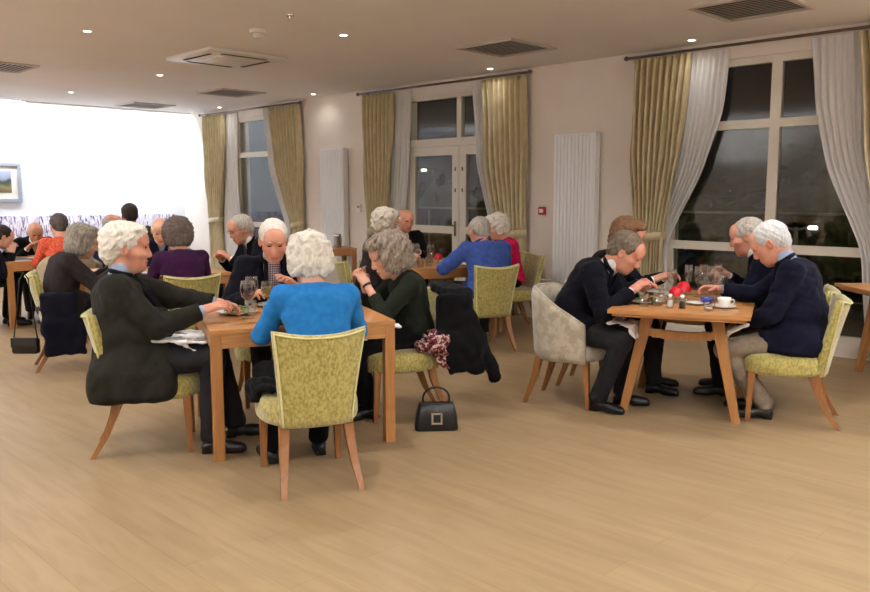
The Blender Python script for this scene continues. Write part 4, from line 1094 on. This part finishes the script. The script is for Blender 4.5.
def tumbler(t):
    b = BM(); lathe(b, [(0, 0), (.03, 0), (.037, .095), (.0355, .095), (.029, .006), (0, .006)], n=18); obj('glass', b, M_gl, t, smooth=True)
def plate(t):
    b = BM(); lathe(b, [(0, .004), (.05, .002), (.085, .006), (.125, .018), (.127, .021), (.085, .011), (.05, .007), (0, .007)], n=32); obj('plate', b, M_china, t, smooth=True)
def salad(seed):
    def mk(t):
        rs = random.Random(seed); b = BM()
        for k in range(46):
            a = rs.uniform(0, 6.28); r_ = rs.uniform(0, .07); M = Matrix.Translation((r_*math.cos(a), r_*math.sin(a), .016+rs.uniform(0, .03)*(1-r_/.09)))@Matrix.Rotation(rs.uniform(0, 6.28), 4, 'Z')@Matrix.Rotation(rs.uniform(-.8, .8), 4, 'X')
            vs = []
            for i in range(7):
                tt = i/6; w = .014*math.sin(PI*min(tt*1.02, 1))+.001
                vs.append([b.verts.new(M@Vector((-w, -.025+.05*tt, .010*math.sin(PI*tt)+.003))), b.verts.new(M@Vector((0, -.025+.05*tt, .010*math.sin(PI*tt)))), b.verts.new(M@Vector((w, -.025+.05*tt, .010*math.sin(PI*tt)+.003)))])
            for A_, B_ in zip(vs, vs[1:]):
                b.faces.new((A_[0], A_[1], B_[1], B_[0])); b.faces.new((A_[1], A_[2], B_[2], B_[1]))
        o = obj('leaves', b, M_saladm, t, smooth=True); o['kind'] = 'stuff'
        for k in range(3):
            b = BM(); a = rs.uniform(0, 6.28); bmesh.ops.create_uvsphere(b, u_segments=10, v_segments=8, radius=.011, matrix=Matrix.Translation((.05*math.cos(a), .05*math.sin(a), .035))); obj('tomato', b, M_tom, t, smooth=True)
    return mk
def cup(t):
    b = BM(); lathe(b, [(0, .0), (.025, .0), (.028, .006), (.040, .03), (.045, .062), (.043, .062), (.037, .03), (.024, .009), (0, .008)], n=24); c_ = obj('cup', b, M_china, t, smooth=True)
    b = BM(); tube(b, [(.040, 0, .05), (.058, 0, .052), (.064, 0, .036), (.054, 0, .022), (.036, 0, .022)], .004, n=8); obj('handle', b, M_china, c_, smooth=True)
def saucer(t):
    b = BM(); lathe(b, [(0, .002), (.03, .0), (.06, .007), (.078, .016), (.077, .018), (.05, .009), (0, .006)], n=28); obj('saucer', b, M_china, t, smooth=True)
def shaker(fill):
    def mk(t):
        b = BM(); lathe(b, [(0, 0), (.019, 0), (.021, .01), (.017, .055), (.014, .062)], n=16); obj('glass_body', b, M_gl, t, smooth=True)
        b = BM(); lathe(b, [(0, .004), (.016, .004), (.017, .012), (.0145, .045), (0, .045)], n=14); obj('contents', b, fill, t, smooth=True)
        b = BM(); lathe(b, [(.015, .060), (.016, .076), (.010, .083), (0, .084)], n=16); obj('cap', b, STEEL, t, smooth=True)
    return mk
def votive(col):
    def mk(t):
        b = BM(); lathe(b, [(0, 0), (.028, 0), (.036, .02), (.040, .055), (.0375, .055), (.033, .02), (.024, .008), (0, .008)], n=20); obj('holder', b, col, t, smooth=True)
        b = BM(); lathe(b, [(0, .009), (.019, .009), (.019, .024), (0, .024)], n=14); obj('candle', b, M_china, t, smooth=True)
        b = BM(); tube(b, [(0, 0, .023), (.001, 0, .031)], .001, n=5); obj('wick', b, M_pepper, t)
    return mk
def redlamp(t):
    b = BM(); lathe(b, [(0, 0), (.036, 0), (.036, .004), (.008, .012), (.007, .055), (0, .055)], n=18); obj('stem', b, M_gl, t, smooth=True)
    b = BM(); lathe(b, [(.046, .052), (.044, .075), (.034, .10), (.018, .112), (0, .115)], n=22); obj('shade', b, M_redg, t, smooth=True)
def fork(t):
    b = BM(); tube(b, [(0, 0, .003), (0, .12, .004)], [.004, .0025], n=6, flat=.5); obj('handle', b, STEEL, t, smooth=True)
    b = BM(); box(b, (0, .132, .004), (.020, .024, .002))
    for k in range(4): box(b, (-.0075+k*.005, .162, .004), (.002, .04, .002))
    bmesh.ops.remove_doubles(b, verts=b.verts, dist=.0008); obj('head', b, STEEL, t)
def knife(t):
    b = BM(); tube(b, [(0, 0, .004), (0, .10, .004)], [.0055, .005], n=6, flat=.5); obj('handle', b, STEEL, t, smooth=True)
    b = BM(); box(b, (0, .155, .004), (.014, .11, .0015)); obj('blade', b, STEEL, t)
def napkin(name, pts, label, seed=1, th=.008, h=.009):
    """soft folded cloth: thin rounded slabs through the given boxes (centre, half size, tilt)"""
    F = Field()
    for c_, r_, R in pts: F.box(c_, r_, R, rd=th*.6, k=.03)
    F.disp = (.009, 9, seed); o = F.mesh(h, name, M_napk); tag(o, label, 'napkin'); return o
# nearest table
place('dinner_plate', plate, (-4.50, 2.74), 'white plate of salad before the olive-jacketed man, nearest table', 'plate')
place('dinner_plate', plate, TA.p(.90, .70), 'white plate of salad before the curly-haired diner', 'plate')
place('dinner_plate', plate, TA.p(.52, .86), 'white plate before the check-shirt diner', 'plate')
place('dinner_plate', plate, TA.p(.46, .16), 'white plate hidden before the blue cardigan diner', 'plate')
place('green_salad', salad(1), (-4.50, 2.74), 'green salad on the plate of the olive-jacketed man', 'salad')
place('green_salad:b', salad(2), TA.p(.90, .70), 'green salad on the plate of the curly-haired diner', 'salad')
place('wine_glass', wineglass(M_wine), (-4.28, 2.68), 'large glass of red wine nearest the camera on the nearest table', 'wine glass', scale=1.15)
place('wine_glass', wineglass(M_wine), TA.p(.34, .72), 'glass of red wine behind the front wine glass, nearest table', 'wine glass', scale=1.1)
place('wine_glass:w', wineglass(M_wwine), TA.p(.42, .60), 'glass of pale white wine right of the red wine glasses', 'wine glass')
place('votive_holder', votive(M_gl), TA.p(.88, .42), 'small glass tealight holder below the right salad plate', 'candle holder')
place('drinking_glass', tumbler, TA.p(.30, .50), 'clear tumbler near the olive-jacketed man on the nearest table', 'glass')
place('table_fork', fork, TA.p(.12, .16), 'steel fork lying on the left edge of the nearest table', 'fork', rot=rad(-20))
# things held
def held(kind, maker, hand, label, cat, down=.5):
    p_, d_, th_ = hand; t = thing(kind, label, cat); maker(t)
    q = (p_+th_)/2; y = (Vector((d_.x, d_.y, 0)).normalized()*.6+Vector((0, 0, -down))).normalized(); x = y.cross(Vector((0, 0, 1))).normalized(); z = x.cross(y)
    M = Matrix((x, y, z)).transposed().to_4x4(); t.matrix_world = Matrix.Translation(q-y*.07)@M; return t
held('table_fork', fork, h13[0], 'steel fork held over the salad by the curly-haired diner', 'fork')
held('table_knife', knife, h9[1], 'steel knife held by the olive-jacketed man', 'knife', .12)
held('table_fork', fork, h9[0], 'steel fork held by the olive-jacketed man', 'fork', .15)
held('table_fork', fork, h18[1], 'steel fork held by the bent suited man', 'fork', .2)
held('table_fork', fork, h20[0], 'steel fork held by the diner beyond the navy blazer', 'fork', .15)
held('table_fork', fork, h11[1], 'steel fork held by the check-shirt diner', 'fork', .2)
# trestle table
place('dinner_plate', plate, TB.p(.18, .42), 'white plate before the bent suited man', 'plate')
place('green_salad:c', salad(3), TB.p(.18, .42), 'food on the plate of the bent suited man', 'salad')
place('dinner_plate', plate, TB.p(.20, 1.02), 'white plate before the brown-haired diner at trestle table', 'plate')
place('dinner_plate', plate, TB.p(.72, 1.08), 'white plate before the diner beside the window', 'plate')
place('saucer', saucer, TB.p(.70, .36), 'white saucer under the tea cup on the trestle table', 'saucer')
place('tea_cup', cup, TB.p(.70, .36), 'white tea cup on its saucer before the navy-blazer man', 'cup', z=TZ+.0075, rot=.4)
place('saucer', saucer, TB.p(.52, .46), 'empty white saucer beside the pepper shaker', 'saucer')
place('salt_shaker', shaker(M_salt), TB.p(.37, .22), 'glass salt shaker with steel cap on trestle table', 'salt shaker', scale=1.15)
place('pepper_shaker', shaker(M_pepper), TB.p(.45, .20), 'glass pepper shaker with steel cap on trestle table', 'pepper shaker', scale=1.15)
place('red_candle_lamp', redlamp, TB.p(.37, .50), 'small red-shaded candle lamp, left one on the trestle table', 'candle lamp')
place('red_candle_lamp', redlamp, TB.p(.40, .70), 'small red-shaded candle lamp, farther one on the trestle table', 'candle lamp', scale=1.15)
place('votive_holder', votive(M_gl), TB.p(.62, .17), 'small glass tealight holder at the front edge of trestle table', 'candle holder')
place('sugar_bowl', lambda t: (lathe_obj(t)), TB.p(.60, .62), 'small blue and white bowl among the glasses on trestle table', 'bowl') if False else None
GRP = 'glasses clustered on the trestle table'
for k, (a_, b_) in enumerate(((.20, .22), (.28, .30), (.30, .44))):
    place('drinking_glass', tumbler, TB.p(a_, b_), ('clear tumbler at the left front of the trestle table', 'clear tumbler behind the front one, trestle table', 'clear tumbler left of the red lamps')[k], 'glass')
for a_, b_ in ((.48, .92), (.56, .98), (.50, 1.10), (.60, 1.14), (.40, 1.02)): place('champagne_flute', flute, TB.p(a_, b_), 'tall clear flute in the cluster at the back of the trestle table', 'wine glass', GRP, scale=1.12)
for a_, b_ in ((.55, .70), (.62, .80), (.66, .66), (.30, .86)): place('wine_glass:e', wineglass(None), TB.p(a_, b_), 'empty stemmed wine glass among the cluster on the trestle table', 'wine glass', GRP)
b = BM(); lathe(b, [(0, 0), (.025, 0), (.042, .03), (.045, .045), (.042, .045), (.038, .03), (.02, .006), (0, .006)], n=20)
o = obj('sugar_bowl', b, M_blue, None, smooth=True); o.location = (*TB.p(.58, .52), TZ+.0005); tag(o, 'small cobalt blue bowl in the middle of the trestle table', 'bowl')
place('table_knife', knife, TB.p(.80, .20), 'steel knife lying at the right front of trestle table', 'knife', rot=rad(100))
# middle table
for a_, b_ in ((.28, .30), (.36, .42), (.22, .52), (.44, .55), (.55, .40), (.50, .75), (.30, .72)): place('wine_glass:e', wineglass(None), TM.p(a_, b_), 'empty stemmed wine glass crowded on the middle table', 'wine glass', 'glasses crowded on the middle table', scale=1.05)
for a_, b_ in ((.20, .16), (.34, .14), (.46, .22), (.62, .60)): place('drinking_glass', tumbler, TM.p(a_, b_), 'clear tumbler crowded on the middle table', 'glass', 'tumblers crowded on the middle table')
place('red_candle_lamp', redlamp, TM.p(.66, .46), 'small red-shaded candle lamp on the middle table', 'candle lamp')
place('dinner_plate', plate, TM.p(.84, .2), 'white plate before the cobalt-jacketed diner', 'plate')
# purple diner's table
for a_, b_ in ((.94, .52), (1.0, .75)): place('wine_glass:e', wineglass(None), TP.p(a_, b_), 'empty stemmed wine glass on the purple diner\'s table', 'wine glass', 'empty glasses on the purple diner\'s table')
place('wine_glass', wineglass(M_wine), TP.p(.82, .62), 'glass of red wine right of the purple diner', 'wine glass')
for a_, b_, l_ in ((.5, .2, 'purple diner'), (.25, .55, 'grey-brown jacket diner'), (.66, .93, 'bald navy-suited diner'), (.98, .36, 'bespectacled diner')): place('dinner_plate', plate, TP.p(a_, b_), 'white plate before the '+l_, 'plate')
# far tables
place('dinner_plate', plate, TL.p(.4, .25), 'white plate before the orange-cardigan diner', 'plate')
b = BM(); box(b, (0, 0, .002), (.42, .30, .004)); o = obj('place_mat', b, LEATHER); o.location = (*TL.p(.2, .52), TZ+.0005); o.rotation_euler = (0, 0, .5); tag(o, 'dark place mat on the far left table', 'place mat')
place('wine_glass:e', wineglass(None), TL.p(.6, .6), 'empty wine glass on the far left table', 'wine glass')
place('dinner_plate', plate, TD.p(.3, .25), 'white plate before the olive-jacketed far diner', 'plate')
def jug(t):
    b = BM(); lathe(b, [(0, 0), (.055, 0), (.058, .01), (.052, .16), (.056, .19), (.053, .19), (.048, .16), (.05, .012), (0, .012)], n=22); obj('body', b, STEEL, t, smooth=True)
    b = BM(); tube(b, [(.05, 0, .17), (.09, 0, .165), (.095, 0, .08), (.052, 0, .04)], .006, n=8); obj('handle', b, STEEL, t, smooth=True)
place('metal_jug', jug, TE.p(.78, .22), 'brushed metal jug on the small side table by the left radiator', 'jug')
b = BM(); lathe(b, [(0, 0), (.13, 0), (.15, .014), (.147, .016), (.128, .004), (0, .004)], n=28); o = obj('serving_tray', b, STEEL, None, smooth=True); o.location = (*TE.p(.40, .25), TZ+.0005); tag(o, 'round dark metal tray left of the jug on side table', 'tray')

# napkins on laps
def lap(frame_loc, heading, cs, label, seed, zs=.64):
    a = rad(heading-90); R0 = Rz(a); pts = []
    for (x_, y_, z_, hx, hy, tilt) in cs:
        c_ = R0@np.array([x_, y_, z_])+np.array([frame_loc[0], frame_loc[1], 0]); pts.append((c_, (hx, hy, .002), R0@Rx(tilt)))
    return napkin('napkin', pts, label, seed)
lap((-4.68, 2.06), 60, [(.08, .34, .665, .20, .15, -.05), (.24, .44, .60, .03, .12, -.5)], 'white napkin over the lap of the olive-jacketed man', 1)
lap(TA.p(1.42, .64), 243, [(-.08, .30, .64, .20, .13, -.05), (-.22, .36, .58, .03, .10, -.3)], 'white napkin over the lap of the curly-haired diner', 2)
lap(TB.p(-.37, .44), 18, [(.12, .42, .63, .15, .10, -.15), (.14, .53, .56, .10, .03, -1.0)], 'white napkin over the lap of the bent suited man', 3)
lap(TB.p(1.24, .56), 200, [(-.12, .44, .615, .10, .07, -.5), (-.14, .51, .55, .06, .03, -1.2)], 'white napkin under the lowered hand of the navy-blazer man', 4)

# coats, scarf, bags
def local(loc, heading):
    a = rad(heading-90); return lambda v: Rz(a)@np.array(v, float)+np.array([loc[0], loc[1], 0])
LC = local(back(TA.p(1.42, .64), 243, -.12), 243); RC = Rz(rad(243-90))
F = Field()
F.box(LC((-.02, -.375, .84)), (.20, .055, .012), RC, rd=.02, k=.05)
F.box(LC((-.05, -.42, .66)), (.21, .012, .18), RC@Rx(-.12), rd=.022, k=.05).box(LC((-.09, -.46, .44)), (.20, .018, .12), RC@Rx(-.25), rd=.022, k=.05)
F.cone(LC((-.22, -.40, .78)), LC((-.27, -.50, .52)), .055, .05, k=.05).cone(LC((-.27, -.50, .52)), LC((-.27, -.62, .27)), .05, .045, k=.03)
F.box(LC((-.265, -.31, .66)), (.012, .09, .16), RC, rd=.02, k=.05).box(LC((-.28, -.37, .46)), (.012, .10, .12), RC@Rx(-.2), rd=.02, k=.05)
F.disp = (.012, 5, 4); o = F.mesh(.009, 'coat', BLACK); tag(o, 'black coat hung over the chair back of the curly-haired diner', 'coat')
F = Field(); F.ell(LC((-.24, -.22, .52)), (.09, .10, .09), RC, k=.03).ell(LC((-.25, -.28, .43)), (.06, .08, .08), RC, k=.03).ell(LC((-.20, -.15, .50)), (.07, .08, .05), RC, k=.03)
F.disp = (.018, 10, 5); o = F.mesh(.007, 'scarf', mat('patterned_scarf', (84, 16, 26), .85, col2=(186, 160, 152), scale=45, fac=(.52, .56))); tag(o, 'red and white patterned scarf bunched between seat and black coat', 'scarf')
t = thing('handbag', 'black handbag with square silver buckle on floor beside the chair', 'handbag', (-3.62, 3.63, 0), rad(50))
b = BM(); n = 6
prof = [(.135, .05, 0), (.138, .052, .02), (.130, .048, .10), (.115, .034, .165), (.108, .022, .178)]
rs_ = []
for wx, wy, z in prof: rs_.append([b.verts.new((x_*wx, y_*wy, z)) for x_, y_ in ((-1, -.6), (-.85, -1), (.85, -1), (1, -.6), (1, .6), (.85, 1), (-.85, 1), (-1, .6))])
for A_, B_ in zip(rs_, rs_[1:]):
    for k in range(8): b.faces.new((A_[k], A_[(k+1) % 8], B_[(k+1) % 8], B_[k]))
b.faces.new(rs_[0][::-1]); b.faces.new(rs_[-1]); obj('body', b, LEATHER, t, auto=True)
b = BM(); box(b, (0, -.047, .125), (.085, .008, .10), Matrix.Rotation(-.12, 4, 'X'), bev=.003); fl_ = obj('flap', b, LEATHER, t)
b = BM()
for (cx, cz, sx, sz) in ((0, .032, .07, .012), (0, -.032, .07, .012), (.029, 0, .012, .052), (-.029, 0, .012, .052)): box(b, (cx, -.058, .085+cz), (sx, .008, sz))
bmesh.ops.remove_doubles(b, verts=b.verts, dist=.001); q = obj('buckle', b, M_steel, t); q['label'] = 'square silver buckle'
b = BM(); tube(b, [(-.075, 0, .165)]+[(-.085*math.cos(PI*k/10)*(1+.12*math.sin(PI*k/10)), 0, .19+.085*math.sin(PI*k/10)) for k in range(11)]+[(.075, 0, .165)], .007, n=8); obj('handle', b, LEATHER, t, smooth=True)
# grey-brown diner's chair: coat and strap bag
L8 = local((-7.26, 2.80), 72); R8 = Rz(rad(72-90))
F = Field(); F.box(L8((.275, -.14, .50)), (.010, .12, .15), R8, rd=.022, k=.05).box(L8((.285, -.10, .30)), (.012, .14, .13), R8, rd=.022, k=.05).box(L8((.20, -.14, .64)), (.07, .10, .01), R8, rd=.02, k=.05)
F.disp = (.012, 5, 8); o = F.mesh(.011, 'coat', cloth('navy_black', (16, 16, 26))); tag(o, 'dark navy coat hanging low on the chair beside the strap bag', 'coat')
p0 = L8((-.10, -.40, .86)); t = thing('shoulder_bag', 'black shoulder bag hanging by long strap from a green chair', 'handbag', (float(L8((.22, -.40, 0))[0]), float(L8((.22, -.40, 0))[1]), 0), rad(45))
b = BM(); box(b, (0, 0, .245), (.22, .07, .135), bev=.02); obj('body', b, LEATHER, t, auto=True)
b = BM(); box(b, (0, -.038, .275), (.215, .008, .08), bev=.003); obj('flap', b, LEATHER, t)
b = BM(); tube(b, [(-.10, 0, .29), (-.05, 0, .60), (-.02, .0, .80), (.0, .03, .855), (.02, .06, .80), (.05, .03, .60), (.10, 0, .29)], .006, n=6); obj('strap', b, LEATHER, t, smooth=True)
# dark garment on the front chair's seat
LB = local(TA.p(.46, -.375), 156); RB = Rz(rad(156-90))
F = Field(); F.ell(LB((-.20, .06, .50)), (.09, .16, .028), RB, k=.03).ell(LB((-.27, .10, .46)), (.04, .12, .06), RB, k=.03); F.disp = (.012, 8, 12)
o = F.mesh(.007, 'folded_garment', BLACK); tag(o, 'black folded garment lying on the left of the front green chair', 'clothing')
# ---------------------------------------------------------------- camera
cam = bpy.data.cameras.new('camera'); cam.sensor_width = 36; cam.lens = 820/870*36; cam.clip_start = .05
co = bpy.data.objects.new('camera', cam); C.objects.link(co); co.location = (0, 0, 1.5)
pt_ = math.atan(102/820)
co.rotation_euler = (PI/2-pt_, 0, rad(45)); sc = bpy.context.scene; sc.camera = co
w = bpy.data.worlds.new('night'); sc.world = w; w.use_nodes = True
w.node_tree.nodes['Background'].inputs[0].default_value = (*lin((40, 42, 50)), 1); w.node_tree.nodes['Background'].inputs[1].default_value = .10
vs_ = sc.view_settings; vs_.view_transform = 'Standard'; vs_.look = 'None'; vs_.exposure = 0.1; vs_.gamma = 1; vs_.use_curve_mapping = False
cy_ = sc.cycles; cy_.use_denoising = True; cy_.max_bounces = 8; cy_.diffuse_bounces = 4; cy_.glossy_bounces = 4; cy_.transmission_bounces = 8; cy_.transparent_max_bounces = 12
cy_.sample_clamp_indirect = 6; cy_.caustics_reflective = False; cy_.caustics_refractive = False
